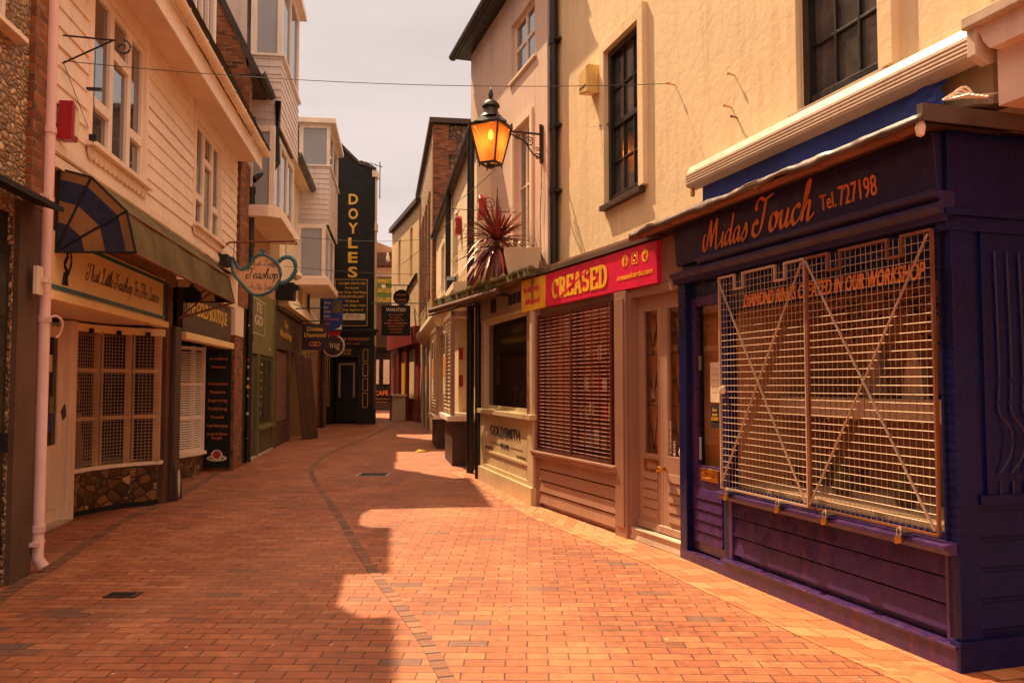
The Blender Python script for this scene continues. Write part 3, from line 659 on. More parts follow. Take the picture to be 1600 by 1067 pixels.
for (a, b, top) in ((1.0, 3.3, 8.5), (4.75, 6.6, 8.35)):
    m = MB(f); m.wall(a, b, 6.2, top, -2.5, -.12, [(a+.12, b-.12, 6.55, top-.12)]); dm = m.build('dormer', 'whitewood', h1)
    mm = MB(f); boards(mm, a, b, 6.2, 6.5, -.12, .12); mm.build('dormer_boards', 'board', dm)
    MB(f).box(a+.14, b-.14, -.2, -.18, 6.57, top-.14).build('pane', 'pane', dm)
    m = MB(f); x = (a+b)/2
    m.box(a+.12, b-.12, -.19, -.13, 6.55, 6.62); m.box(a+.12, b-.12, -.19, -.13, top-.2, top-.12)
    for k in range(5): xx = a+.12+(b-a-.3)*k/4; m.box(xx, xx+.06, -.19, -.125, 6.62, top-.2)
    m.build('mullions', 'whitewood', dm)
    MB(f).box(a-.12, b+.12, -2.5, -.0, top, top+.1).build('dormer_roof', 'whitewood', dm)
    MB(f).box(a-.06, b+.06, -.13, -.02, 6.50, 6.55).build('sill', 'whitewood', dm)

# --- teashop front
ts = thing('teashop_front', 'cream teashop front with lettered fascia, curved gridded bay window and half-glazed door', 'shopfront', f.P(2, -.4, 0))
fa = MB(f).box(.0, 3.46, -.06, 0, 2.27, 2.78).build('fascia', 'orangec', ts, bevel=.004)
MB(f).box(.0, 3.46, .0, .015, 2.29, 2.325).build('trim', 'teal', fa)
MB(f).box(.3, 3.46, .0, .015, 2.72, 2.75).build('trim', 'teal', fa)
MB(f).box(3.40, 3.44, .0, .012, 2.325, 2.72).build('trim', 'teal', fa)
MB(f).box(.0, 3.5, -.08, .05, 2.19, 2.265).build('cornice', 'orangec', ts, bevel=.01)
MB(f).box(.0, 3.5, -.9, -.06, 2.22, 2.26).build('soffit', 'white', ts)
MB(f).box(.0, 4.3, -.35, -.08, 2.78, 3.42).build('upper_fascia_wall', 'tan', ts)
script(fa, 'That Little Teashop In The Lanes', 'letblk', f.P(.86, .0, 2.46), f.front(), .075, 2.3, .3, .26)
v_ = MB(f)      # painted motif of a tall lady figure as a plain scroll ornament
v_.tube(spline([(.36, .004, 2.36), (.40, .004, 2.46), (.34, .004, 2.52), (.40, .004, 2.60), (.37, .004, 2.68)], 6), .014, 5)
v_.tube(spline([(.42, .004, 2.44), (.49, .004, 2.56), (.45, .004, 2.68)], 6), .010, 5); v_.prism('v', [(.30, 2.345), (.44, 2.345), (.41, 2.46), (.34, 2.46)], .001, .006)
v_.build('painted_ornament', 'letblk', fa)
bay = [(2.72, -.77), (3.02, -.70), (3.30, -.57), (3.55, -.38), (3.74, -.12)]
def along(k):   # point on the bay's curve
    k = k*4; i = min(int(k), 3); t = k-i; return (bay[i][0]+(bay[i+1][0]-bay[i][0])*t, bay[i][1]+(bay[i+1][1]-bay[i][1])*t)
rz = MB(f).prism('w', bay+[(3.86, -.12), (3.86, -1.2), (2.72, -1.2)], .06, .50); rz.build('stall_riser', 'agate', ts)
MB(f).prism('w', [(p[0]-.01, p[1]-.02) for p in bay]+[(3.86, -.14), (3.86, -1.2), (2.72, -1.2)], 0, .06).build('plinth', 'blackm', ts)
MB(f).prism('w', [(bay[0][0]-.0, bay[0][1]+.05)]+[(p[0]+.02, p[1]+.05) for p in bay[1:]]+[(3.86, -.08), (3.86, -1.2), (2.72, -1.2)], .50, .545).build('sill', 'white', ts, bevel=.006)
MB(f).prism('w', [(2.72, -.72)]+[(p[0]+.02, p[1]+.04) for p in bay[1:]]+[(3.86, -.08), (3.86, -1.2), (2.72, -1.2)], 2.10, 2.19).build('head', 'orangec', ts)
m = MB(f)
for k in (0, .36, .72, 1.0):
    x, y = along(k); m.box(x-.022, x+.022, y-.05, y+.02, .545, 2.10)
for z in (1.10, 1.66):
    pts = [along(i/8) for i in range(9)]
    for a, b in zip(pts, pts[1:]): m.bar((a[0], a[1]-.005, z), (b[0], b[1]-.005, z), .04, .045)
bw_ = m.build('bay_window', paint('tan_joinery', (.66, .38, .17), .45, .2), ts)
m = MB(f); pts = [along(i/8) for i in range(9)]
for a, b in zip(pts, pts[1:]): m.q((a[0], a[1]-.03, .545), (b[0], b[1]-.03, .545), (b[0], b[1]-.03, 2.1), (a[0], a[1]-.03, 2.1))
m.build('pane', 'glassd', bw_)
gm = MB(f)
for k in range(29):
    x, y = along(k/28); gm.tube([(x, y+.03, .56), (x, y+.03, 2.09)], .0024, 4)
for j in range(38):
    z = .58+j*.04; gm.tube([(along(i/8)[0], along(i/8)[1]+.034, z) for i in range(9)], .0024, 4)
for k in (.36, .72):
    x, y = along(k); gm.tube([(x, y+.045, .56), (x, y+.045, 2.12)], .009, 5)
sg = gm.build('security_grille', 'steel'); tag(sg, 'small-meshed metal grille over the curved teashop bay window', 'grille')
for k in (.2, .55, .85):
    x, y = along(k); MB(f).box(x-.03, x+.03, y+.03, y+.07, 2.09, 2.14).build('grille_clip', 'blackm', ts)
# interior glimpses
MB(f).box(2.72, 3.86, -1.25, -1.2, .5, 2.2).build('window_back', 'panelbr', ts)
for k, (x, z, h) in enumerate(((2.95, .55, .5), (3.25, .55, .35), (3.5, .55, .6), (3.05, 1.2, .3), (3.4, 1.25, .35))):
    m = MB(f); m.lathe(x, -1.0, [(.07, z), (.09, z+h*.3), (.05, z+h*.7), (.06, z+h)], 10)
    tag(m.build('ornament', ('cloth', 'brass', 'white')[k % 3], smooth=True), 'dim ornament behind the teashop window grille', 'ornament', 'ornaments inside the teashop window')
dr = MB(f); dr.wall(1.55, 2.52, .03, 2.12, -.84, -.79, [(1.70, 2.38, .85, 2.0)])
dr.box(1.70, 2.38, -.80, -.775, .18, .72)
dr = dr.build('door', 'white', ts, bevel=.006)
MB(f).box(1.70, 2.38, -.82, -.81, .85, 2.0).build('pane', 'paneb', dr)
MB(f).box(1.62, 1.65, -.79, -.74, 1.0, 1.15).build('handle', 'brass', dr)
MB(f).box(2.52, 2.72, -.86, -.72, 0, 2.2).build('door_post', 'white', ts, bevel=.008)
MB(f).box(.0, 1.55, -.9, -.8, 0, 2.22).build('side_panel', 'white', ts)
MB(f).box(1.5, 2.55, -1.0, -.70, 0, .03).build('threshold', 'stone', ts)
for (x, z, mt, n) in ((2.18, 1.72, 'creaml', 'pale notice card in the teashop door glass'), (2.25, 1.28, 'green', 'green sticker on the teashop door glass'), (2.2, 1.08, 'blue', 'blue and white notice low on the teashop door glass')):
    tag(MB(f).box(x-.055, x+.055, -.806, -.80, z-.09, z+.09).build('notice', mt), n, 'notice')
t = MB(f); t.prism('v', [(.05, 1.28), (.13, 1.34), (.16, 1.24), (.09, 1.2)], .115, .12); tag(t.build('torn_sticker', 'blackm'), 'torn dark sticker on the pink downpipe at waist height', 'sticker')
pl = thing('shop_pillar', 'dark brown timber pillar with white scrawl between the two bay windows', 'pillar', f.P(4.05, -.05, 0))
MB(f).box(3.86, 4.1, -.4, -.06, 0, 2.75).build('back_post', 'brown', pl, bevel=.01)
MB(f).box(4.02, 4.34, -.30, .0, 0, 2.25).build('boxed_post', 'brownd', pl, bevel=.02)
MB(f).prism('u', [(0, 0), (.05, 0), (.03, .35), (0, .5)], 4.04, 4.32).build('foot', 'brownd', pl)
m = MB(f); m.tube(spline([(4.12, .052, .06), (4.10, .05, .22), (4.16, .036, .38), (4.19, .04, .26), (4.14, .05, .10)], 6), .010, 5); m.build('scrawl', 'creaml', pl)

aw = thing('awning', 'old mildewed teashop awning with faded blue and cream striped fan ends', 'awning', f.P(2.2, .3, 2.6))
prof = [(.02, 3.30), (.27, 3.24), (.56, 2.96), (.64, 2.61)]
m = MB(f)
U0, U1 = .15, 4.45
for i in range(3):
    (a, b), (c, d) = prof[i], prof[i+1]; nseg = 22
    for k in range(nseg):
        x0, x1 = U0+(U1-U0)*k/nseg, U0+(U1-U0)*(k+1)/nseg
        s0 = -.012*math.sin(math.pi*((k*3) % nseg)/nseg); s1 = -.012*math.sin(math.pi*(((k+1)*3) % nseg)/nseg)
        m.q((x0, a+s0, b), (x1, a+s1, b), (x1, c+s1, d), (x0, c+s0, d))
cv = m.build('canopy_cloth', 'canvas', aw); so_ = cv.modifiers.new('solid', 'SOLIDIFY'); so_.thickness = .006
hub = (.0, 2.60)
for ui, uu in ((0, U0), (1, U1)):
    segs = [(.02, 3.30), (.27, 3.24), (.56, 2.96), (.64, 2.61)]
    fr_ = [0, .36, .62, .88, 1.0]; mts = ['bluea', 'creama', 'bluea', 'creama']
    for b_ in range(4):
        m = MB(f)
        for i in range(3):
            A, B = segs[i], segs[i+1]
            def lp(P, t): return (hub[0]+(P[0]-hub[0])*t, hub[1]+(P[1]-hub[1])*t)
            a0, a1, c0, c1 = lp(A, fr_[b_]), lp(B, fr_[b_]), lp(A, fr_[b_+1]), lp(B, fr_[b_+1])
            bul = .02*(1 if ui == 0 else -1)
            m.q((uu, *a0), (uu, *a1), (uu, *c1), (uu, *c0))
        m.build('end_panel_band', mts[b_], aw)
    m = MB(f)
    for P in segs: m.tube([(uu-.004, hub[0], hub[1]), (uu-.004, P[0], P[1])], .010, 6)
    m.tube([(uu, *p) for p in segs], .010, 6)
    m.build('ribs', 'blackm', aw)
m = MB(f); m.tube([(U0, .64, 2.60), (U1, .64, 2.60)], .014, 8); m.tube([(U0, .56, 2.955), (U1, .56, 2.955)], .009, 6)
m.bar((4.1, .0, 2.35), (4.42, .64, 2.6), .03, .03); m.bar((4.1, .0, 2.35), (4.3, .4, 2.75), .02, .02)
m.build('front_bar', 'rust', aw)
m = MB(f); m.prism('u', [(-.02, 3.30), (.06, 3.28), (.06, 3.36), (-.02, 3.42)], 0, 4.6); m.build('head_board', 'white', aw)
ab = thing('alarm_box', 'dark red alarm box with pale front beside the pink downpipe', 'alarm box', f.P(.22, .05, 3.6))
MB(f).prism('v', [(.04, 3.53), (.17, 3.53), (.20, 3.70), (.16, 3.82), (.05, 3.86)], .03, .15).build('case', 'red', ab, bevel=.01)
MB(f).prism('v', [(.08, 3.57), (.155, 3.57), (.175, 3.70), (.15, 3.78), (.09, 3.80)], .15, .156).build('front_panel', 'creaml', ab)
bk = thing('hanging_bracket', 'empty black iron scroll bracket high on the weatherboards by the downpipe', 'bracket', f.P(.1, 0, 4.3))
m = MB(f); m.tube([(.14, .02, 4.44), (.14, .44, 4.42)], .008, 6); m.tube([(.14, .02, 4.20), (.14, .42, 4.42)], .008, 6)
exn, eyz = f.cross(); scroll(m, f.P(.14, .50, 4.36), .07, 1.3, exn, eyz, .008, R_(90), sign=-1); m.build('iron', 'iron', bk)
m = MB(f); m.tube([(.14, .28, 4.32), (.14, .275, 3.9), (.14, .29, 3.75), (.14, .28, 3.53)], .004, 5); m.box(.12, .16, .22, .34, 3.98, 4.0); m.box(.12, .16, .25, .31, 3.55, 3.6); m.build('cord', 'iron', bk)

# --- teapot sign
tp = thing('teapot_sign', 'hanging teapot-shaped teashop sign, cream with a teal rim', 'sign', f.P(6.7, .6, 2.9))
ex, ey = f.cross()
def tpP(x, y, u=6.7): return (u, .12+x*1.06/1.0, 2.92+y*.78/.72)
body = [(.335, .49), (.36, .56), (.42, .61), (.47, .63), (.53, .63), (.58, .61), (.66, .56), (.72, .50), (.765, .42), (.78, .33), (.765, .24), (.70, .13), (.61, .06), (.50, .02), (.40, .02), (.32, .06), (.25, .13), (.20, .19), (.13, .26), (.07, .35), (.05, .44), (.03, .53), (.0, .58), (.07, .57), (.10, .51), (.14, .43), (.20, .40), (.25, .41)]
m = MB(f)
P0 = [tpP(x, y, 6.685)[1:] for x, y in body]; 
m.prism('u', P0, 6.685, 6.705); face = m.build('board', paint('faded_orange_board', (.80, .47, .25), .5, .15, .05, g=.2), tp)
m = MB(f); m.tube([(6.68, *tpP(x, y)[1:]) for x, y in body+[body[0], body[1]]], .026, 6); m.build('rim', 'teal', tp)
m = MB(f); m.prism('u', [tpP(x, y)[1:] for x, y in ((.47, .63), (.53, .63), (.525, .67), (.545, .69), (.50, .72), (.455, .69), (.475, .67))], 6.67, 6.715); m.build('lid_knob', 'teal', tp)
m = MB(f); hd = spline([(.74, .52), (.80, .58), (.90, .60), (.98, .54), (1.0, .42), (.96, .32), (.88, .24), (.77, .20)], 5)
m.tube([(6.69, *tpP(x, y)[1:]) for x, y in hd], .034, 8); m.build('handle', 'teal', tp, smooth=True)
PP = lambda x, y: f.P(6.683, tpP(x, y)[1], tpP(x, y)[2])
script(face, 'Teashop', 'letblk', PP(.27, .27), f.cross(), .080, .50, .2, .30)
script(face, 'That Little', 'letblk', PP(.50, .47), f.cross(), .045, .42, .2, .22, 'C', arc=.52)
script(face, 'In The Lanes', 'letblk', PP(.50, .10), f.cross(), .042, .42, .2, .22, 'C', arc=-.6)
m = MB(f); m.tube([(6.5, .0, 3.62), (6.62, .14, 3.78), (6.7, .2, 3.80), (6.7, 1.14, 3.84)], .018, 8); m.box(6.4, 6.55, -.02, .03, 3.5, 3.7)
scroll(m, f.P(6.7, 1.18, 3.82), .05, 1.2, ex, ey, .006); m.build('arm', 'rust', tp)
m = MB(f)
for x in (.20, 1.02): 
    for k in range(5): m.tube([(6.7+(.012 if k % 2 else 0), x-(.0 if k % 2 else .012), 3.79-k*.05), (6.7-(.012 if k % 2 else 0), x+(.0 if k % 2 else .012), 3.74-k*.05)], .006, 5)
m.build('chain', 'iron', tp)
fl = MB(f).prism('v', [(6.35, 3.38), (6.72, 3.38), (6.72, 3.54), (6.42, 3.56)], .03, .16); tag(fl.build('floodlight', 'blackm'), 'small black floodlight under the teapot sign arm', 'floodlight')

# --- second shop under the house: shuttered bay
s2 = thing('shuttered_shop_front', 'shopfront with gold letters on a brown fascia above a white shuttered bay', 'shopfront', f.P(6, -.2, 0))
fa = MB(f).box(4.36, 7.6, -.08, .0, 2.22, 2.78).build('fascia', 'brownd', s2)
MB(f).box(4.36, 7.66, -.08, .06, 2.80, 2.90).build('cornice', 'white', s2, bevel=.01)
MB(f).box(4.36, 7.66, -.10, .05, 2.10, 2.20).build('cornice', 'orangec', s2, bevel=.01)
text(fa, 'THE GOLD BUCKLE'.replace('BUCKLE', 'BOUTIQUE'), 'gold', f.P(4.55, .0, 2.47), f.front(), .22, 2.7, bold=.01)
MB(f).box(4.36, 7.9, -.3, -.1, 2.9, 3.42).build('upper_wall', 'board', s2)
b2 = [(5.9, -.88), (6.55, -.60), (6.95, -.45), (7.36, -.38), (7.56, -.52)]
def al2(k): k = k*4; i = min(int(k), 3); t = k-i; return (b2[i][0]+(b2[i+1][0]-b2[i][0])*t, b2[i][1]+(b2[i+1][1]-b2[i][1])*t)
MB(f).prism('w', b2+[(7.56, -1.4), (5.9, -1.4)], .0, .34).build('stall_riser', 'agate', s2)
MB(f).prism('w', [(x, y+.07) for x, y in b2[:4]]+[(7.62, -.5), (7.62, -1.4), (5.9, -1.4)], .34, .39).build('sill', 'white', s2)
m = MB(f)
for k in (0, .25, .5, .75, 1.0): x, y = al2(k); m.box(x-.03, x+.03, y-.04, y+.02, .39, 2.12)
for z in (.42, .95, 1.5, 2.08):
    for i in range(6): a, b = al2(i/6), al2((i+1)/6); m.bar((*a, z), (*b, z), .05, .05)
sh = m.build('shutters', 'whitewood', s2)
m = MB(f); z = .46
while z < 2.05:
    for i in range(6):
        a, b = al2(i/6), al2((i+1)/6); m.hexa((*a, z), (*b, z), (b[0], b[1]+.02, z-.02), (a[0], a[1]+.02, z-.02), (*a, z+.006), (*b, z+.006), (b[0], b[1]+.02, z-.014), (a[0], a[1]+.02, z-.014))
    z += .038
m.build('louvres', 'whitewood', sh)
MB(f).prism('w', [(x, y-.03) for x, y in b2]+[(7.56, -1.3), (5.9, -1.3)], .39, 2.1).build('backing', 'dark', s2)
mb_ = thing('menu_board', 'tall black board of orange services lines with a red and white ringed emblem', 'sign', f.P(7.2, -.2, 0))
bo = MB(f).box(7.84, 7.88, -.46, -.03, .06, 2.1).build('board', 'blackm', mb_)
for k, s in enumerate(('Jewellery', 'Watches', '', 'Valuations', 'Repairs', 'Engraving', 'Polishing', 'Pearls', 'Pearl Restringing', 'Gold & Silver\nBought')):
    if s: text(bo, s, 'orange', f.P(7.838, -.245, 1.92-k*.145), f.cross(), .05, min(.34, .035*len(s.split('\n')[0])), align='C')
m = MB(f)
for k in range(24):
    a0, a1 = 2*math.pi*k/24, 2*math.pi*(k+1)/24
    m.q((7.836, -.245+.17*math.cos(a0), .22+.055*math.sin(a0)), (7.836, -.245+.17*math.cos(a1), .22+.055*math.sin(a1)), (7.836, -.245+.12*math.cos(a1), .22+.028*math.sin(a1)), (7.836, -.245+.12*math.cos(a0), .22+.028*math.sin(a0)))
m.prism('u', [(-.245+.10*math.cos(R_(a)), .27+.10*math.sin(R_(a))) for a in range(0, 360, 20)], 7.832, 7.839); m.build('emblem', 'creaml', bo)
MB(f).prism('u', [(-.245+.065*math.cos(R_(a)), .28+.065*math.sin(R_(a))) for a in range(0, 360, 20)], 7.828, 7.832).build('emblem_centre', 'letred', bo)
bp = thing('brick_pier', 'red brick pier capped by a peach pilaster between the two left-hand houses', 'pier', f.P(8.2, 0, 0))
MB(f).box(7.88, 8.66, -.5, .02, 0, 2.35).build('pier', 'brick', bp)
MB(f).box(7.80, 8.58, -.35, .04, 2.35, 3.42).build('pilaster', 'board', bp, bevel=.01)
bpipe = thing('downpipe', 'black cast-iron downpipe with a swan neck and stickers, beside the green shop', 'downpipe', f.P(9.0, .1, 0))
m = MB(f); m.tube([(8.95, .08, .05), (8.95, .08, 5.2), (8.95, .12, 5.38), (9.05, .45, 5.62), (9.1, .52, 5.75), (9.1, .52, 6.95)], .062, 12); m.build('pipe', 'black', bpipe, smooth=True)
for z in (.5, 2.3, 4.1, 5.1): MB(f).tube([(8.95, .08, z), (8.95, .08, z+.12)], .078, 12).build('collar', 'black', bpipe, smooth=True)
for k, (z, mt, r) in enumerate(((2.35, 'creaml', .045), (1.95, 'letred', .05), (1.82, 'creaml', .04), (1.6, 'creaml', .045), (1.45, 'signyel', .06), (1.28, 'creaml', .03), (.95, 'creaml', .05), (.5, 'creaml', .03), (2.6, 'creaml', .03))):
    tag(MB(f).prism('u', [(.08+.5*r*math.cos(R_(a)), z+.5*r*math.sin(R_(a))*1.2) for a in range(0, 360, 40)], 8.884, 8.888).build('sticker', mt), 'small faded sticker on the black downpipe', 'sticker', 'stickers on the black downpipe')

# ================================================================= LEFT: second house with white oriels
h2 = thing('oriel_house', 'tall house with a steep tiled roof and white boarded oriel above the green shop', 'house', f.P(11, 0, 0))
MB(f).wall(7.92, 13.4, 3.3, 7.0, -.5, -.02, []).build('wall', 'tan', h2)
MB(f).box(7.96, 8.9, -.4, .06, 2.9, 5.6).build('brick_pier', 'brick', h2)
MB(f).prism('u', [(.2, 5.5), (.2, 7.0), (-.25, 8.2), (-1.3, 10.2), (-6, 10.2), (-6, 5.5)], 7.90, 8.15).build('gable_wall', 'brick', h2)
m = MB(f)       # lead stepped flashing where the lower roof meets the gable
for k in range(13): y = .30-k*.17; z = 5.95+k*.185; m.prism('u', [(y, z), (y-.17, z+.185), (y-.17, z+.30), (y+.02, z+.30)], 7.86, 7.90)
m.build('stepped_flashing', 'lead', h2)
m = MB(f); tiles(m, 8.1, 13.4, .3, 7.05, -1.3, 10.3, .2); m.build('roof', 'slate', h2)
m = MB(f); m.bar((7.9, .34, 7.02), (7.9, -.28, 8.3), .08, .1); m.bar((7.9, -.28, 8.3), (7.9, -1.4, 10.4), .08, .1); m.build('verge', 'slate', h2)
m = MB(f); gutter(m, 7.85, 13.4, .38, 7.08, .09); m.build('gutter', 'black', h2)
MB(f).box(7.9, 13.4, .0, .3, 6.98, 7.02).build('soffit', 'brownd', h2)
MB(f).box(8.0, 24.4, -6, -.5, 0, 7).build('rear_block', 'dark', h2)
def oriel(par, u0, u1, vo, w0, w1, name='oriel', panes=3, shadeboards=True, wb=0, sash='pane', roof=True, slope=True):
    """box bay standing out from the wall: boarded apron, corner posts, side and front windows"""
    o = MB(f); zt = w1
    if wb < .05: o.box(u0, u1, -.1, vo-.04, w0, w0+.02)
    o.box(u0, u0+.10, vo-.10, vo, w0+wb, zt); o.box(u1-.10, u1, vo-.10, vo, w0+wb, zt); o.box(u0, u0+.10, -.02, .10, w0+wb, zt)
    o.box(u0+.1, u1-.1, vo-.09, vo-.01, zt-.12, zt); o.box(u0+.005, u0+.095, .1, vo-.1, zt-.12, zt)
    for k in range(1, panes): x = u0+(u1-u0)*k/panes; o.box(x-.03, x+.03, vo-.07, vo-.012, w0+wb, zt-.12)
    ob = o.build(name, 'whitewood', par, bevel=.005)
    m = MB(f)
    if wb > .05:
        boards(m, u0+.0, u1, w0, w0+wb, vo-.02, .15)
        z = w0
        while z < w0+wb-.02:    # boards on the end wall facing along the street
            t = min(z+.15, w0+wb); m.hexa((u0-.022, -.05, z), (u0-.022, vo, z), (u0-.006, vo, t), (u0-.006, -.05, t), (u0+.02, -.05, z), (u0+.02, vo, z), (u0+.02, vo, t), (u0+.02, -.05, t)); z += .15
        m.build('boards', 'shiplap', ob)
    MB(f).box(u0+.04, u1-.04, vo-.06, vo-.05, w0+wb, zt-.1).build('pane', sash, ob)
    MB(f).box(u0+.04, u0+.05, .08, vo-.08, w0+wb, zt-.1).build('pane', 'blind' if sash == 'pane' else sash, ob)
    m = MB(f); m.box(u0-.05, u1+.05, -.05, vo+.05, w0+wb-.05, w0+wb-.0); m.build('sill', 'whitewood', ob, bevel=.004)
    return ob
ob = oriel(h2, 9.15, 11.9, .58, 6.45, 9.85, 'upper_oriel', 2, wb=1.45)
MB(f).box(9.0, 12.1, -1.8, .72, 9.85, 10.0).build('oriel_roof', 'whitewood', ob, bevel=.01)
MB(f).box(9.17, 11.88, -1.8, -.1, 6.45, 9.85).build('cheek', 'shiplap', ob)
ob = oriel(h2, 8.9, 11.9, .50, 4.86, 6.42, 'lower_oriel', 3, wb=0.02)
MB(f).prism('w', [(8.75, -.02), (8.75, .42), (8.9, .64), (12.0, .62), (12.0, -.02)], 4.64, 4.84).build('base', 'board', ob, bevel=.01)
# green shop
gs = thing('green_shop_front', 'olive green shopfront with thin white capital letters in a lined frame', 'shopfront', f.P(11, 0, 0))
fa = MB(f).box(9.25, 12.72, -.15, .0, 2.12, 3.42).build('fascia', 'green', gs)
m = MB(f)
for (a, b, c, d) in ((9.7, 11.3, 3.22, 3.235), (9.7, 11.3, 2.52, 2.535), (9.7, 9.715, 2.535, 3.22), (11.285, 11.3, 2.535, 3.22)): m.box(a, b, .0, .004, c, d)
m.build('lined_frame', 'creaml', fa)
text(fa, 'TE\nGD', 'creaml', f.P(10.5, .0, 2.98), f.front(), .20, 1.0, align='C')
text(fa, 'jewellery', 'creaml', f.P(11.9, .0, 2.26), f.front(), .05)
for a, b, t_ in ((9.25, 9.36, 2.12), (12.62, 12.74, 3.45), (10.42, 10.54, 2.12)): MB(f).box(a, b, -.15, .02, 0, t_).build('pilaster', 'green', gs)
MB(f).box(10.54, 12.62, -.2, -.02, 0, .55).build('stall_riser', 'greend', gs)
MB(f).box(10.50, 12.66, -.1, .05, .55, .62).build('sill', 'green', gs)
w_ = window(gs, f, 10.56, 12.6, .62, 2.1, -.04, (.33, .66), (), .06, .05, 'green', 'paneb')
m = MB(f); 
for k in range(36): m.box(10.62, 12.54, -.035, -.02, .66+k*.04, .675+k*.04)
m.build('shutter_slats', 'greend', gs)
for k in range(7): text(gs, ('opening', 'hours', 'mon', 'tue', 'wed', 'fri', 'sat')[k], 'creaml', f.P(10.9, -.012, 1.9-k*.17), f.front(), .05)
dd = MB(f).box(9.40, 10.40, -.12, -.05, .04, 2.08).box(9.52, 9.86, -.05, -.035, .2, .9).box(9.94, 10.28, -.05, -.035, .2, .9).box(9.52, 10.28, -.05, -.035, 1.05, 1.95).build('door', 'greend', gs, bevel=.008)
MB(f).lathe(9.5, .0, [(.0, .98), (.035, 1.0), (.035, 1.05), (0, 1.07)], 8).build('handle', 'brass', dd)
MB(f).box(9.3, 12.7, -.3, .02, 0, .04).build('step', 'stone', gs)
# brown shop with roller shutter
bs = thing('brown_shop_front', 'dark brown jewellery shopfront with gold lettering and a closed grey lattice shutter', 'shopfront', f.P(15, 0, 0))
fa = MB(f).box(12.78, 17.6, -.2, .02, 2.35, 3.25).build('fascia', 'brownd', bs)
text(fa, 'The\nWorkshop', 'gold', f.P(14.6, .02, 2.92), f.front(), .2, 2.2, align='C')
MB(f).box(12.78, 17.7, -.2, .12, 3.25, 3.33).build('cornice', 'brownd', bs)
for a, b in ((12.78, 12.95), (15.3, 15.45)): MB(f).box(a, b, -.2, .04, 0, 2.35).build('post', 'brown', bs)
MB(f).box(12.95, 15.3, -.3, -.02, 0, .55).build('stall_riser', 'brownd', bs)
MB(f).box(12.95, 15.3, -.25, -.2, .55, 2.35).build('backing', 'brown', bs)
m = MB(f); meshgrid(m, 12.98, 15.28, .57, 2.3, -.06, .10, .045, .008); m.build('shutter', 'taupe', bs)
MB(f).box(15.45, 17.0, -.3, -.15, 0, 2.35).build('door', 'brownd', bs)
t = MB(f); t.box(12.9, 13.4, .05, .4, 3.5, 3.9); t.box(13.0, 13.3, .1, .5, 3.75, 3.85)
t = t.build('cctv_housing', 'blackm'); tag(t, 'black box with cameras on the wall above the brown shop fascia', 'camera box')
t = MB(f); t.lathe(13.2, .42, [(0, 3.98), (.10, 4.02), (.15, 4.10), (.10, 4.18), (0, 4.2)], 12); tag(t.build('globe_lamp', 'creaml', smooth=True), 'pale round globe lamp above the brown shop', 'lamp')
# leaning boards
for k, (u, lean, wdt) in enumerate(((15.9, .22, .10), (16.1, .24, .26), (16.5, .20, .34))):
    m = MB(f); v0 = .30+k*.02; m.hexa((u, v0, 0), (u+.05, v0, 0), (u+.05, v0+wdt, 0), (u, v0+wdt, 0), (u-.1, v0-lean, 2.35-k*.06), (u-.05, v0-lean, 2.35-k*.06), (u-.05, v0-lean+wdt, 2.35-k*.06), (u-.1, v0-lean+wdt, 2.35-k*.06))
    tag(m.build('wooden_board', 'brown', bevel=.006), ('nearest and narrowest of the rough boards leaning outside the brown shop', 'widest of the rough boards leaning outside the brown shop', 'farthest of the rough boards leaning outside the brown shop')[k], 'board', 'boards leaning at the shopfront')

# ================================================================= LEFT: third house
h3 = thing('cream_oriel_house', 'cream house with dark gutter, boarded dormer and small oriel next to the black building', 'house', f.P(19, 0, 0))
MB(f).wall(13.4, 24.2, 3.35, 7.05, -.4, 0, []).build('wall', 'cream', h3)
m = MB(f); m.hexa((13.2, 0, 3.36), (22, 0, 3.36), (22, .28, 3.36), (13.2, .28, 3.36), (13.2, 0, 3.9), (22, 0, 3.9), (22, .02, 3.9), (13.2, .02, 3.9)); m.build('canopy_roof', 'cream', h3)
MB(f).box(17.3, 17.9, -.1, .06, 3.4, 7.0).build('pilaster', 'tan', h3)
m = MB(f); tiles(m, 13.4, 24.2, .35, 7.15, -3, 9.6, .24); m.build('roof', 'slate', h3)
m = MB(f); gutter(m, 13.35, 22.4, .38, 7.15, .11); m.build('gutter', 'black', h3)
MB(f).box(13.4, 24.2, .0, .32, 7.06, 7.10).build('soffit', 'cream', h3)
m = MB(f); m.tube([(19.2, .38, 6.95), (19.3, .1, 6.6), (19.3, .08, 3.4)], .06, 8); m.build('downpipe', 'black', h3)
ob = oriel(h3, 17.2, 20.6, .86, 6.1, 9.05, 'dormer', 2, wb=1.75)
MB(f).box(17.05, 20.8, -2, 1.02, 9.05, 9.2).build('dormer_roof', 'whitewood', ob, bevel=.01)
MB(f).box(17.22, 20.58, -2, -.1, 6.1, 9.05).build('cheek', 'shiplap', ob)
ob = oriel(h3, 16.9, 20.4, .78, 4.55, 6.06, 'small_oriel', 2, wb=.02, sash='blind')
MB(f).box(16.75, 20.55, -.02, .9, 4.3, 4.52).build('base', 'board', ob, bevel=.02)
m = MB(f); m.wall(17.7, 24.2, 0, 3.4, -.4, .12, [(18.2, 20.6, .6, 2.5)]); m.build('ground_floor_wall', 'tan', h3)
window(h3, f, 18.2, 20.6, .6, 2.5, .08, (.33, .66), (.75,), .06, .04, 'olive', 'paneb', name='shop_window', sill=.08)
MB(f).box(22.4, 23.1, -.1, .35, 0, 3.3).build('brick_pier', 'brick', h3)

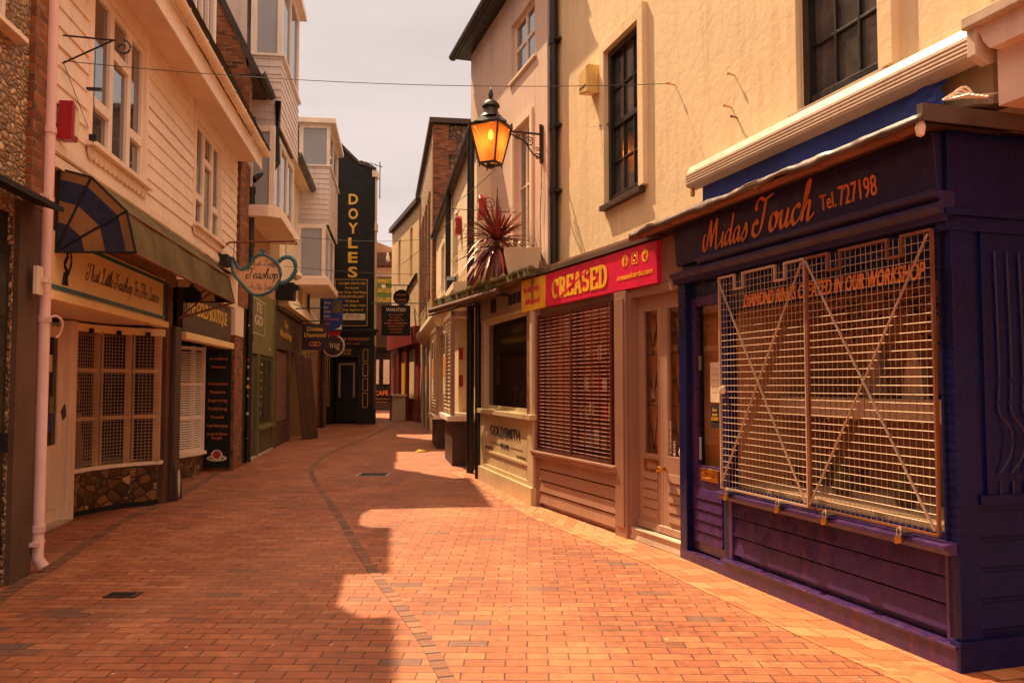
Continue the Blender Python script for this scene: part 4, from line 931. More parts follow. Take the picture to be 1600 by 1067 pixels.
# ================================================================= Doyles building (faces the camera)
WD = WORLD      # u = y, v = x
dy = thing('black_jewellers', 'tall black painted building with yellow letters down its gable and a black shopfront', 'building', (-6, 31.2, 0))
D0 = Frame((-7.3, 31.2), (1, .02), 'L'); D0.n = (.02, -1.0)      # u to the right, v to the camera
m = MB(D0); m.prism('v', [(0, 3.4), (2.1, 3.4), (2.1, 9.62), (1.82, 9.78), (1.5, 9.85), (.62, 10.75), (.62, 11.05), (.48, 11.05), (.48, 10.85), (0, 11.3), (-6, 11.3), (-6, 3.4)], -.5, 0); m.prism('w', [(2.05, -.5), (-.6, -9), (-6, -9), (-6, -.5)], 0, 9.6); m.build('wall', 'blackm', dy)
m = MB(D0); m.box(2.1, 2.12, -.5, -.05, 0, 9.4); m.box(2.0, 2.18, -.5, .05, 9.35, 9.6); m.box(2.1, 2.17, -.4, 0, 7.3, 7.6); m.build('side_wall', 'cream', dy)
m = MB(D0); m.prism('v', [(-.3, 11.5), (.48, 10.95), (.48, 10.8), (-.3, 11.35)], -.1, .06); m.prism('v', [(.6, 10.85), (1.5, 9.95), (1.82, 9.88), (2.14, 9.7), (2.14, 9.58), (1.8, 9.76), (1.5, 9.82), (.6, 10.72)], -.1, .06); m.build('coping', 'brownd', dy)
ax = (Vector((1, .02, 0)), Vector((0, 0, 1)))
lets = []
for k, c in enumerate('DOYLES'): text(dy, c, 'gold', D0.P(1.29, .02, 8.30-k*.555), ax, .40, .36, bold=.03, align='C')
bd = MB(D0).box(.62, 1.88, .0, .05, 3.62, 5.5).build('sign_board', 'black', dy)
m = MB(D0)
for (a, b, c, d) in ((.64, 1.86, 5.42, 5.435), (.64, 1.86, 3.68, 3.695), (.64, .655, 3.695, 5.42), (1.845, 1.86, 3.695, 5.42)): m.box(a, b, .05, .054, c, d)
m.build('border', 'gold', bd)
for k, (s, wd_) in enumerate((('CLASSIC WATCHES', 1.02), ('Purchased', .5), ('Rolex  Cartier  Patek Philippe', 1.1), ('FINE JEWELLERY', .95), ('Purchased', .5), ('Diamonds  Antique  Period', 1.0), ('Rubies, Sapphires &', .85), ('Emeralds', .4))):
    text(bd, s, 'gold', D0.P(1.28, .055, 5.24-k*.165), ax, .085, wd_, align='C', bold=.01)
wp = MB(D0).box(.9, 1.78, .052, .07, 3.9, 4.14).build('white_plate', 'creaml', bd)
text(wp, 'ENTRANCE\nON THE LEFT', 'letblk', D0.P(1.34, .07, 4.05), ax, .05, .6, align='C')
m = MB(D0); m.box(-.3, 2.3, -.1, .32, 3.42, 3.55); m.box(-.2, 2.2, -.1, .22, 3.32, 3.42); m.build('cornice', 'black', dy, bevel=.01)
fa = MB(D0).box(-.1, 2.12, -.1, .12, 2.95, 3.32).build('fascia', 'black', dy)
text(fa, 'WATCHES & DIAMONDS', 'orange', D0.P(1.1, .12, 3.14), ax, .10, 1.7, align='C', bold=.01)
text(fa, 'for cash', 'orange', D0.P(1.35, .12, 2.98), ax, .07, .5, shear=.2, align='C')
m = MB(D0)
m.box(-.1, .55, -.6, .0, 0, 2.95); m.box(1.5, 2.12, -.6, .0, 0, 2.95); m.box(.5, 1.55, -.6, -.5, 0, 2.95); m.box(.55, 1.5, -.6, .02, 2.5, 2.95); m.box(-.15, .6, -.1, .08, 0, .55); m.box(1.45, 2.17, -.1, .08, 0, .55)
sf = m.build('shopfront', 'black', dy, bevel=.01)
m = MB(D0)
for (a, b, c, d) in ((1.62, 1.98, 2.35, 2.8), (1.62, 1.98, 1.8, 2.28), (1.62, 1.98, 1.25, 1.72), (1.62, 1.98, .62, 1.18)):
    m.box(a+.08, a+.10, .0, .008, c, d); m.box(b-.10, b-.08, .0, .008, c, d); m.box(a+.08, b-.08, .0, .008, d-.02, d); m.box(a+.08, b-.08, .0, .008, c, c+.02)
for x in (.30, .37, .44): m.box(x, x+.02, .0, .008, .65, 2.85)
m.build('gilt_lines', 'gold', sf)
dd = MB(D0).box(.62, 1.44, -.5, -.42, .1, 2.45).build('door', 'black', sf)
m = MB(D0); m.box(.72, .80, -.42, -.40, 1.0, 2.3); m.box(1.27, 1.35, -.42, -.40, 1.0, 2.3); m.box(.72, 1.35, -.42, -.405, 2.22, 2.3); m.build('door_glazing', 'tin', dy)
text(sf, 'RUBIES\nGOLD', 'gold', D0.P(1.02, .021, 2.72), ax, .09, .5, align='C')
pn = MB(D0).box(-.38, .2, .0, .06, .5, 2.5).build('side_board', 'blackm', dy)
for k, s in enumerate(('DREAMS', 'Gold', 'WATCHES', 'Silver', 'antique', 'SILVER', '& Gold')): text(pn, s, 'orange', D0.P(-.08, .06, 1.86-k*.175), ax, .10, .48 if s.isupper() else .35, align='C', bold=.01)
m = MB(D0)
for k in range(4): m.prism('v', [(-.33, 2.10+k*.1), (.1, 2.18+k*.1), (.12, 2.22+k*.1), (-.33, 2.14+k*.1)], .061, .065)
m.build('stripes', 'orange', pn)
rs = thing('ring_sign', 'round grey sign reading ring with a red heart, on a dark post', 'sign', (-6.3, 28.4, 0))
m = MB(); m.tube([(28.6, -6.52, 0), (28.6, -6.52, 3.25)], .055, 8); m.build('post', 'iron', rs)
m = MB(); m.prism('u', [(-6.05+.38*math.cos(R_(a)), 2.80+.38*math.sin(R_(a))) for a in range(0, 360, 12)], 28.16, 28.22); m.tube([(28.2, -6.52, 2.8), (28.2, -6.1, 2.8)], .02); rd = m.build('disc', 'creaml', rs)
m = MB(); m.prism('u', [(-6.05+.33*math.cos(R_(a)), 2.80+.33*math.sin(R_(a))) for a in range(0, 360, 12)], 28.14, 28.16); m.build('disc_face', 'brownd', rd)
text(rd, 'ring', 'creaml', Vector((-6.05, 28.138, 2.72)), (Vector((1, 0, 0)), Vector((0, 0, 1))), .24, .44, align='C')
m = MB(); m.prism('u', [(-6.05+.017*16*.9*math.sin(R_(a))**3*1.0, 3.22+.017*.85*(13*math.cos(R_(a))-5*math.cos(R_(2*a))-2*math.cos(R_(3*a))-math.cos(R_(4*a)))) for a in range(0, 360, 12)], 28.15, 28.2); m.build('heart', 'letred', rs)
bl = thing('blue_sign', 'dark blue sign reading Shop Eat Drink Relax with a photo', 'sign', (-6.05, 28, 3.35))
AX = (Vector((1, 0, 0)), Vector((0, 0, 1)))
bb = MB().box(28.0, 28.04, -6.38, -5.72, 3.3, 4.38).build('board', 'blue', bl)
for k, s in enumerate(('Shop', 'Eat', 'Drink', 'Relax')): text(bb, s, 'creaml', Vector((-6.34, 27.998, 4.2-k*.15)), AX, .09, .22 if s != 'Eat' else .15)
MB().box(27.99, 28.0, -6.06, -5.76, 3.9, 4.3).build('photo_panel', 'mossy', bb)
for k, s in enumerate(('in the Lanes today', 'MARKET')): text(bb, s, 'orange', Vector((-6.34, 27.998, 3.66-k*.16)), AX, .06, .5 if k == 0 else .2)
MB().prism('u', [(-5.98, 3.34), (-5.74, 3.34), (-5.76, 3.52), (-5.82, 3.40)], 27.99, 28.0).build('white_flash', 'creaml', bb)
m = MB(); m.tube([(28.02, -6.9, 4.4), (28.02, -5.7, 4.4)], .015, 6); m.build('bracket', 'iron', bl)
dv = thing('divine_diamond_sign', 'maroon hanging sign reading Divine Diamond with two linked rings', 'sign', (-5.6, 23.5, 2.5))
bb = MB().box(23.5, 23.55, -5.95, -5.20, 2.46, 3.20).build('board', paint('maroon', (.045, .018, .03), .5, .2), dv)
text(bb, 'Divine', 'gold', Vector((-5.575, 23.498, 3.0)), AX, .12, .44, align='C', bold=.015)
text(bb, 'Diamond', 'gold', Vector((-5.575, 23.498, 2.83)), AX, .12, .60, align='C', bold=.015)
m = MB()
for cx in (-5.63, -5.52): m.tube([(23.49, cx+.10*math.cos(R_(a)), 2.63+.055*math.sin(R_(a))) for a in range(0, 361, 24)], .012, 5)
m.build('rings_emblem', 'orange', bb)
m = MB(); m.tube([(23.52, -6.2, 3.28), (23.52, -5.15, 3.28)], .018, 6); m.tube([(23.52, -5.8, 3.28), (23.52, -5.8, 3.2)], .008); m.tube([(23.52, -5.3, 3.28), (23.52, -5.3, 3.2)], .008); m.build('bracket', 'iron', dv)
m = MB(f); m.tube([(14.6, .0, 3.42), (14.6, .95, 3.45)], .018, 6); m.tube([(14.6, .0, 3.62), (14.6, .5, 3.44)], .01, 6)
tag(m.build('sign_bracket', 'iron'), 'bare black iron sign arm over the brown shop', 'bracket')

# ================================================================= END OF LANE
ce = thing('cafe_building', 'dark cafe front closing the lane, brown and white bands above and a tiled roof', 'building', (-8, 48, 0))
MB().box(48, 54, -16, -4.6, 0, 8.5).build('wall', 'brown', ce)
MB().box(47.9, 48, -16, -6.5, 7.7, 8.35).build('white_band', 'white', ce)
MB().box(47.8, 48, -16, -6.5, 8.4, 9.1).build('brown_band', 'brown', ce)
m = MB(); m.prism('u', [(-8.9, 9.1), (-7.9, 9.75), (-6.6, 9.25), (-6.6, 9.1)], 47.9, 53); m.build('roof', paint('orange_tiles', (.55, .30, .14), .9, .4, 1, 12, streak=False), ce)
m = MB(); m.box(47.8, 48, -12, -5.0, 3.6, 4.3); m.box(47.85, 48, -12, -5, 0, .5); fa = m.build('fascia', 'brownd', ce)
m = MB(); m.box(47.9, 47.99, -8.4, -6.0, .5, 3.6); m.build('shop_window', 'paneb', ce)
for x in (-8.0, -7.4): MB().box(47.85, 47.9, x, x+.35, 1.5, 2.9).build('window_poster', 'creaml', ce)
text(ce, 'CAFÉ', 'orange', Vector((-7.5, 47.84, .86)), AX, .26, .78, align='C', bold=.02)
for k in range(2): text(ce, ('coffee & cakes', 'sandwiches'), 'orange', Vector((-7.5, 47.84, .62-k*.18)), AX, .08, .8, align='C') if False else text(ce, ('coffee & cakes', 'hot food')[k], 'orange', Vector((-7.5, 47.84, .62-k*.18)), AX, .08, .9-.3*k, align='C')
gr = thing('antiques_gallery_sign', 'green sign with gold lettering for an antique gallery', 'sign', (-7.7, 46.5, 6))
bb = MB().box(46.5, 46.58, -7.95, -6.57, 5.98, 7.45).build('board', paint('sign_green', (.10, .17, .025), .5, .2), gr)
for k, s in enumerate(("PRINNY'S", 'ANTIQUE', 'GALLERY')): text(bb, s, 'gold', Vector((-7.12, 46.49, 7.16-k*.52)), AX, .24, .86, align='C', bold=.015)
MB().prism('u', [(-7.2+.14*math.cos(R_(a)), 6.98+.10*math.sin(R_(a))) for a in range(0, 360, 30)], 46.48, 46.5).build('oval_emblem', 'creaml', bb)
MB().box(46.58, 48, -7.5, -7.42, 6.6, 6.7).build('support', 'iron', gr)
sgull = MB(); sgull.lathe(46.9, -7.05, [(0, 8.42), (.07, 8.45), (.11, 8.58), (.09, 8.72), (.05, 8.80), (.065, 8.87), (.03, 8.93), (0, 8.94)], 10)
sgull.prism('u', [(-7.1, 8.60), (-6.84, 8.46), (-7.0, 8.48)], 46.85, 46.95); sgull.prism('u', [(-7.11, 8.86), (-7.18, 8.84), (-7.1, 8.83)], 46.89, 46.91)
sgull.box(46.89, 46.91, -7.07, -7.06, 8.3, 8.45)
tag(sgull.build('seagull', 'creaml', smooth=True), 'white seagull standing on the ledge at the end of the lane', 'bird')
led = MB().box(46.8, 48, -8.2, -6.6, 8.22, 8.30); led.build('ledge', 'brown', ce)
# yellow building and red shop
f = Yf
yb = thing('yellow_building', 'yellow rendered building with narrow recessed windows at the end of the lane', 'building', f.P(3, 0, 0))
MB(f).wall(-.5, 6.4, 3.8, 8.7, -.3, 0, [(.9, 1.5, 6.0, 8.0), (3.9, 4.5, 6.0, 8.0)]).build('wall', 'yellow', yb)
MB(f).box(-.5, 6.4, -6, -.3, 3.8, 8.7).build('rear_block', 'yellow', yb)
MB(f).box(-.6, 6.5, -6, .15, 8.7, 8.9).build('roof_edge', 'brownd', yb)
m = MB(f); m.tube(spline([(-.2, .03, 5.9), (1.5, .03, 5.6), (3.5, .03, 5.0), (5.8, .03, 4.9)], 5), .05, 6); m.build('string_course', 'brown', yb)
for a in (.9, 3.9): window(yb, f, a, a+.6, 6.0, 8.0, -.12, (), (.5,), mat='whitewood', sill=.12, sillm='yellow')
rsn = thing('red_shop_front', 'deep red shopfront with yellow posters below the yellow building', 'shopfront', f.P(3, .1, 0))
MB(f).box(-.5, 6.6, -3, .18, 3.1, 3.8).build('fascia', 'ared', rsn)
MB(f).box(-.5, 6.6, -3, -.02, 0, 3.1).build('wall', 'ared', rsn)
for a in (.3, 2.2, 4.4): MB(f).box(a, a+1.1, -.02, .02, .9, 2.9).build('shop_window', ('yellow', 'paneb', 'signyel')[int(a) % 3], rsn)
for a in (1.6, 3.6): MB(f).box(a, a+.3, -.02, .12, 0, 3.1).build('pilaster', 'ared', rsn)
MB(f).box(4.4, 5.6, -.02, .04, .3, .9).build('yellow_panel', 'yellow', rsn)
t = MB(f).box(1.2, 1.9, .2, .75, 0, 1.0); t.box(1.1, 2.0, .15, .8, 1.0, 1.08); tag(t.build('cafe_counter', 'cream'), 'cream topped kiosk counter by the red shopfront', 'counter')
m = MB(); m.tube([(33, -5.3, 8.9), (33, -5.3, 10.4)], .02, 5); m.tube([(33, -6.1, 10.45), (33, -5.2, 10.2)], .014, 5)
for k in range(5): m.tube([(32.8, -6.0+k*.18, 10.42-k*.05), (33.2, -6.0+k*.18, 10.42-k*.05)], .010, 4)
tag(m.build('tv_aerial', 'iron', loc=(-5.3, 33, 8.9)), 'thin tv aerial on the yellow building roof', 'aerial')

# ================================================================= RIGHT: tall flint and brick house
f = Tf
tl = thing('tall_flint_house', 'tall narrow flint house with brick quoins rising above the low shops', 'house', f.P(15, 0, 0))
MB(f).wall(10.9, 21, 0, 9.35, -.4, .08, [(12.6, 13.3, 4.4, 7.2), (14.6, 15.3, 4.4, 7.2), (16.6, 17.3, 4.4, 7.2), (18.6, 19.3, 4.4, 7.2)]).build('street_wall', 'flint', tl)
MB(f).box(10.85, 20.8, -6, -.4, 0, 9.3).build('gable_wall', 'flint2', tl)
m = MB(f); k = 0; z = 3
while z < 9.3:
    h_ = .45; wd_ = .42 if k % 2 else .62; m.box(10.80, 11.3, .10-wd_-.05, .11, z, min(z+h_, 9.32)); z += h_; k += 1
m.build('brick_quoins', 'brick', tl)
for u in (12.95, 14.95, 16.95, 18.95):
    MB(f).box(u-.5, u-.35, .08, .12, 4.2, 7.5).box(u+.35, u+.5, .08, .12, 4.2, 7.5).box(u-.5, u+.5, .08, .13, 7.5, 7.65).build('brick_surround', 'brick', tl)
    window(tl, f, u-.35, u+.35, 4.4, 7.2, -.1, (), (.5,), mat='whitewood', sill=.15, sillm='stone')
m = MB(f); 
for w_0 in (5.4, 6.6, 7.8): m.box(10.83, 10.85, -3.4, -.6, w_0, w_0+.06)
m.build('string_courses', 'stone', tl)
MB(f).box(10.7, 21.1, -6, .22, 9.35, 9.5).build('coping', 'brownd', tl)
# ---- low shop row
ls = thing('low_shop_row', 'low cream two-storey row with black gutter, projecting shop cornice and latticed bays', 'building', f.P(5, 0, 0))
MB(f).wall(.0, 10.85, 3.3, 5.95, -.35, 0, [(3.6, 4.6, 3.9, 5.2), (7.4, 8.6, 3.9, 5.2)]).build('wall', 'cream', ls)
MB(f).box(0, 10.8, -5, -.35, 0, 5.95).build('rear_block', 'pinkwall', ls)
window(ls, f, 3.6, 4.6, 3.9, 5.2, -.08, (.5,), (.5,), sill=.12); window(ls, f, 7.4, 8.6, 3.9, 5.2, -.08, (.5,), (.5,), sill=.12)
m = MB(f); tiles(m, -.1, 10.8, .06, 5.92, -2.5, 6.9, .2); m.build('roof', 'slate', ls)
m = MB(f); gutter(m, -.15, 10.8, .10, 5.90, .07); m.build('gutter', 'black', ls)
m = MB(f); m.box(-.1, 10.8, 0, .06, 5.84, 5.90); m.build('soffit', 'brownd', ls)
for (u, z0) in ((.12, .0), (5.0, 3.4)):
    m = MB(f); m.tube([(u, .10, z0), (u, .10, 5.85)], .065, 10); m.build('downpipe', 'black', ls, smooth=True)
m = MB(f); m.prism('u', [(-.3, 2.85), (.05, 2.85), (.16, 2.98), (.30, 3.08), (.34, 3.2), (.34, 3.32), (-.3, 3.36)], .75, 16.8); m.build('cornice', 'cream', ls)
MB(f).box(.75, 16.8, -.3, .0, 3.32, 3.75).build('parapet', 'pinkwall', ls)
MB(f).box(3.2, 5.4, -.4, .02, 0, 2.85).box(7.6, 16.8, -.4, .04, 0, .5).box(7.6, 16.8, -.4, -.1, .5, 2.85).build('shop_wall', 'cream', ls)
for u in (9.2, 11.5, 13.8, 16.4): MB(f).box(u, u+.3, -.1, .12, 0, 2.85).build('pilaster', 'cream', ls)
for k, (a, b) in enumerate(((9.6, 11.4), (11.9, 13.7), (14.2, 16.3))): window(ls, f, a, b, .55, 2.8, -.02, (.5,), (.75,), mat='cream', pane='paneb', name='shop_window')
def lattice_bay(par, u0, u1, v1, w0, w1, side=True):
    o = MB(f)
    for (u, v) in ((u0, v1), (u1, v1), (u0, .0)): o.box(u-.04, u+.04, v-.04, v+.04, w0, w1)
    o.box(u0-.04, u1+.04, v1-.04, v1+.035, w1-.1, w1); o.box(u0-.035, u0+.04, 0, v1, w1-.1, w1)
    x = (u0+u1)/2; o.box(x-.03, x+.03, v1-.03, v1+.03, w0, w1-.1)
    o = o.build('bay', 'taupel', par)
    MB(f).box(u0-.1, u1+.08, -.2, v1+.1, w0-.1, w0).build('sill', 'whitewood', o, bevel=.01)
    MB(f).box(u0, u1, -.2, v1, 0, w0-.1).build('base', 'brownd', o)
    m = MB(f); m.q((u0, v1-.02, w0), (u1, v1-.02, w0), (u1, v1-.02, w1), (u0, v1-.02, w1)); m.q((u0+.01, 0, w0), (u0+.01, v1-.04, w0), (u0+.01, v1-.04, w1), (u0+.01, 0, w1)); m.build('pane', 'glass', o)
    m = MB(f); meshgrid(m, u0+.05, u1-.05, w0+.03, w1-.12, v1+.012, .09, .075, .007)
    m.build('lattice', 'creaml', o)
    MB(f).box(u0+.05, u1, -.3, -.22, w0, w1).build('interior_back', 'olive', o)
    return o
lattice_bay(ls, 1.35, 3.1, .30, .92, 2.85); lattice_bay(ls, 5.55, 7.4, .30, .78, 2.85)
for k, (u, z) in enumerate(((2.2, 1.3), (5.9, 1.3), (9.0, 1.2))):
    po = thing('banner_poster', ('orange and grey banner poster on the nearest latticed bay', 'orange and grey banner poster on the second latticed bay', 'pale blue and white poster on the far cream pilaster')[k], 'poster', f.P(u, .4, z), 'posters along the low shops')
    bb = MB(f).box(u, u+.42, .36, .375, z, z+1.25).build('sheet', ('creaml', 'creaml', 'blind')[k], po)
    MB(f).box(u+.02, u+.40, .375, .379, z+.35, z+.75).build('orange_block', 'orange', bb); MB(f).box(u+.02, u+.40, .375, .379, z+.8, z+1.2).build('dark_block', 'brownd', bb)
for k, z in enumerate((1.45, 1.95)): tag(MB(f).box(1.38, 1.39, .10, .18, z, z+.22).build('sale_notice', 'letred'), ('lower red notice in the end pane of the nearest bay', 'upper red notice in the end pane of the nearest bay')[k], 'notice')
for k, (fr, u, v, z) in enumerate(((Tf, 2.9, .0, 4.55), (Tf, -.75, -.05, 4.15))):
    o = thing('alarm_box', ('slim red alarm box on the cream upper wall of the low row', 'red alarm box on the wall behind the spiky plant')[k], 'alarm box', fr.P(u, v, z), 'red alarm boxes on the right')
    MB(fr).prism('v', [(u-.10, z), (u+.10, z), (u+.13, z+.1), (u+.13, z+.32), (u+.06, z+.38), (u-.06, z+.38), (u-.13, z+.32), (u-.13, z+.1)], v, v+.12).build('case', 'red', o, bevel=.01)
    MB(fr).box(u-.06, u+.06, v+.12, v+.126, z+.12, z+.26).build('label_plate', 'creaml', o)
t = MB(Tf).prism('v', [(4.0, 3.5), (4.3, 3.5), (4.3, 3.75), (4.15, 3.85), (4.0, 3.75)], .0, .2); tag(t.build('floodlight', 'blackm'), 'small black floodlight low on the cream upper wall behind the plant', 'floodlight')

# ================================================================= RIGHT: pink house above the goldsmith
f = Rf
pk = thing('pink_house', 'pink rendered house with black eaves and white sash windows behind the street lamp', 'house', f.P(9, -.3, 0))
PW1 = (7.62, 8.80, 6.27, 7.15); PW2 = (7.80, 8.65, 3.5, 5.42)
MB(f).wall(7.08, 11.45, 2.6, 7.7, -.55, -.2, [PW1, PW2]).build('wall', 'pinkwall', pk)
MB(f).box(7.1, 11.4, -6, -.55, 0, 7.7).build('rear_block', 'pinkwall', pk)
window(pk, f, *PW1, -.26, (.5,), (.52,), .05, .05, sill=.1, sillm='white')
o = window(pk, f, *PW2, -.27, (.55,), (.52,), .06, .03, sill=.12, sillm='white')
m = MB(f); a, b, c, d = PW2; m.box(a-.1, a, -.2, -.17, c-.0, d+.1); m.box(b, b+.1, -.2, -.17, c, d+.1); m.box(a, b, -.2, -.168, d, d+.1); m.build('window_surround', 'white', pk)
MB(f).box(7.08, 11.7, -6, .04, 7.70, 7.85).build('eave', 'black', pk)
m = MB(f); gutter(m, 7.0, 11.8, .08, 7.78, .08); m.build('gutter', 'black', pk, smooth=False)
m = MB(f); tiles(m, 7.0, 11.7, .05, 7.86, -3, 10.2); m.build('roof', 'slate', pk)
# goldsmith
f = Gf
gd = thing('goldsmith_shop', 'small olive cream goldsmith shopfront with a lettered panel below its window', 'shopfront', f.P(1.5, 0, 0))
m = MB(f); m.wall(0, 2.93, 1.12, 2.5, -.08, 0, [(.14, 2.66, 1.14, 2.44)]); m.box(2.66, 2.76, .0, .02, 1.12, 2.46); m.box(.04, .14, .0, .02, 1.12, 2.46); m.build('window_surround', 'olive', gd)
window(gd, f, .14, 2.66, 1.14, 2.44, -.02, (), (), .04, .03, 'olive', 'glassd', .05, 'shop_window')
MB(f).box(-.03, 2.97, -.08, .07, 1.05, 1.12).build('sill', 'olive', gd, bevel=.008)
m = MB(f); m.box(0, 2.93, -.55, 0, .22, 1.05); m.box(.0, .25, .0, .02, .22, 1.05); m.box(2.68, 2.93, 0, .02, .22, 1.05); m.box(.25, 2.68, 0, .02, .22, .28); m.box(.25, 2.68, 0, .02, .97, 1.05); m.box(.25, 2.68, 0, .018, .46, .50)
m.build('panelled_riser', 'olive', gd, bevel=.004)
MB(f).box(-.02, 2.95, -.55, .05, .0, .22).build('plinth', 'olive', gd, bevel=.006)
text(gd, 'GOLDSMITH', 'letblk', f.P(2.30, .004, .75), f.front(), .15, 1.65, bold=.004)
text(gd, 'SINCE 1973', 'letblk', f.P(1.45, .004, .60), f.front(), .06, .45, align='C')
MB(f).box(1.72, 2.4, .0, .004, .628, .634).box(.52, 1.18, .0, .004, .628, .634).build('rule_lines', 'letblk', gd)
text(gd, 'fine jewellery', 'brownd', f.P(2.62, .004, .53), f.front(), .035, .45); text(gd, 'est. in the lanes', 'brownd', f.P(.82, .004, .53), f.front(), .035, .45)
MB(f).box(-.02, 0, -.5, .0, .22, 2.5).build('end_panel', 'taupel', gd)
fa = MB(f).box(-.02, 2.95, -.3, .02, 2.5, 2.84).build('fascia', 'taupe', gd)
for k, u in enumerate((.55, .78, 1.0)): MB(f).box(u, u+.16, .02, .03, 2.58, 2.72).build('old_letter_mark', 'blackm', fa)
MB(f).box(1.9, 2.2, .02, .03, 2.56, 2.76).build('old_letter_mark', 'blackm', fa)
MB(f).box(.1, 2.9, -.75, -.70, 1.0, 2.48).build('window_back', paint('umber_backing', (.30, .16, .08), .8, .4, .1), gd)
m = MB(f); m.box(.1, 2.9, -1.3, -1.25, 1.0, 2.5); m.box(.05, .1, -1.3, -.1, 1.0, 2.5); m.box(2.85, 2.9, -1.3, -.1, 1.0, 2.5); m.box(0, 2.93, -1.3, -.08, 2.5, 2.52); m.build('interior', 'brownd', gd)
MB(f).box(.1, 2.85, -1.2, -.1, 1.08, 1.13).build('display_shelf', 'brownd', gd)
for k, (x, h_) in enumerate(((.6, .22), (1.1, .3), (1.7, .18), (2.1, .26))):
    m = MB(f); m.lathe(x, -.32, [(.09, 1.13), (.09, 1.145), (.012, 1.16), (.012, 1.13+h_), (.05, 1.14+h_), (.03, 1.2+h_), (0, 1.21+h_)], 10)
    tag(m.build('jewellery_stand', ('brass', 'tin')[k % 2], smooth=True), ('low', 'tallest', 'shortest', 'farthest')[k]+' jewellery stand on the shelf of the goldsmith window', 'display stand', 'stands in the goldsmith window')
t = MB(f).box(2.05, 2.2, -.07, -.065, 1.5, 1.95); tag(t.build('paper_notice', 'creaml'), 'tall pale notice inside the goldsmith window', 'notice')
# mossy flat roof with rolled awning
m = MB(f); pts = [(-.15, .12), (1.5, .24), (3.2, .42), (4.2, .52), (4.3, -.3), (-.15, -.6)]
m.prism('w', pts, 2.84, 2.93)
for k in range(150):
    t_ = random.random(); x = -.15+4.4*t_; y = .12+.40*t_; s = random.uniform(.015, .045); m.lathe(x, y-random.uniform(0, .06), [(s, 2.90), (s*1.2, 2.92+s*.3), (s*.6, 2.93+s*.9), (0, 2.94+s)], 5)
m.build('mossy_roof', 'mossy', gd)
ra = thing('rolled_awning', 'dark rolled-up awning under the mossy roof edge', 'awning', f.P(3, .4, 2.7))
MB(f).tube([(1.0, .22, 2.76), (4.25, .60, 2.76)], .045, 10).build('roll', 'brown', ra); MB(f).tube([(2.0, .30, 2.70), (4.25, .62, 2.68)], .018, 8).build('bar', 'iron', ra)
for u in (1.2, 3.0): MB(f).box(u, u+.04, .0, .25, 2.72, 2.76).build('arm', 'iron', ra)
m = MB(f); m.tube([(3.05, .03, 0), (3.05, .03, 2.8)], .05, 10); tag(m.build('downpipe', 'black', smooth=True), 'black downpipe between the goldsmith shop and the latticed bay', 'downpipe')

# plants on the flat roof
def planter(name, label, u, v, z, r0, r1, h, mat, n=4):
    o = thing(name, label, 'planter', f.P(u, v, z))
    MB(f).lathe(u, v, [(r0, z), (r1, z+h), (r1+.01, z+h+.015), (r1-.02, z+h+.015), (r1-.03, z+h-.03)], n, .5 if n == 4 else 0).build('pot', mat, o, bevel=.006)
    MB(f).lathe(u, v, [(r1-.03, z+h-.05), (0, z+h-.03)], n, .5).build('soil', 'dark', o); return o
planter('square_planter', 'large square cream planter at the right of the spiky plant', .95, -.12, 2.93, .26, .36, .38, 'cloth')
planter('square_planter', 'brownish square planter to the left of the spiky plant', 2.35, -.05, 2.93, .22, .27, .34, 'cream')
planter('square_planter', 'small pot that holds the spiky red plant', 1.72, .05, 2.93, .13, .17, .26, 'tan', 12)
cp = thing('cordyline', 'spiky red cordyline palm in a pot on the mossy flat roof', 'plant', f.P(1.72, .05, 3.15))
m = MB(f); m.tube([(1.72, .05, 3.15), (1.73, .05, 3.35), (1.71, .05, 3.56)], .035, 8, r2=.045); m.build('stem', 'brown', cp)
cen = f.P(1.71, .05, 3.58)
leafm = [paint('cordyline_leaf_red', (.42, .07, .03), .45, .4, .05, g=.2), paint('cordyline_leaf_dark', (.15, .03, .02), .4, .3, .05, g=.1)]
for gi in range(2):
    m = MB()
    for k in range(105):
        th = random.uniform(0, 2*math.pi); el = R_(random.choice((random.uniform(35, 88), random.uniform(-15, 45), random.uniform(-60, 0)))); L_ = random.uniform(.46, .76)*(1 if el > -.3 else .85)
        d = Vector((math.cos(th)*math.cos(el), math.sin(th)*math.cos(el), math.sin(el))); droop = random.uniform(.06, .55)*math.cos(el)
        side = d.cross(Vector((0, 0, 1))).normalized(); wd_ = random.uniform(.016, .026); P = []
        for i in range(6):
            t_ = i/5; c = cen+Vector((0, 0, -.08*(el < 0)))+d*(L_*t_)+Vector((0, 0, -droop*t_*t_)); ww = wd_*(.6+1.2*t_)*(1-t_**3)+.001
            P += [c-side*ww, c+Vector((0, 0, -.25*ww)), c+side*ww]
        m.raw(P, [q for i in range(5) for q in ((i*3, i*3+1, i*3+4, i*3+3), (i*3+1, i*3+2, i*3+5, i*3+4))])
    m.build('leaves', leafm[gi], cp)
m = MB(f)
for k in range(60):
    a = random.uniform(0, 6.28); r = random.uniform(0, .2); z = 3.3+random.uniform(0, .16); c = f.P(1.15+r*math.cos(a), -.05+r*math.sin(a)*.7, z); s = .03
    d = Vector((random.uniform(-1, 1), random.uniform(-1, 1), random.uniform(-.2, 1))).normalized(); e_ = d.cross(Vector((0, 0, 1))).normalized()
    m.raw([c, c+d*s+e_*s*.5, c+d*s*2, c+d*s-e_*s*.5], [(0, 1, 2, 3)])
m = m.build('small_shrub', paint('green_leaf', (.10, .13, .02), .5, .3, .05, g=.1)); tag(m, 'little green leafy plant in the large cream planter', 'plant')

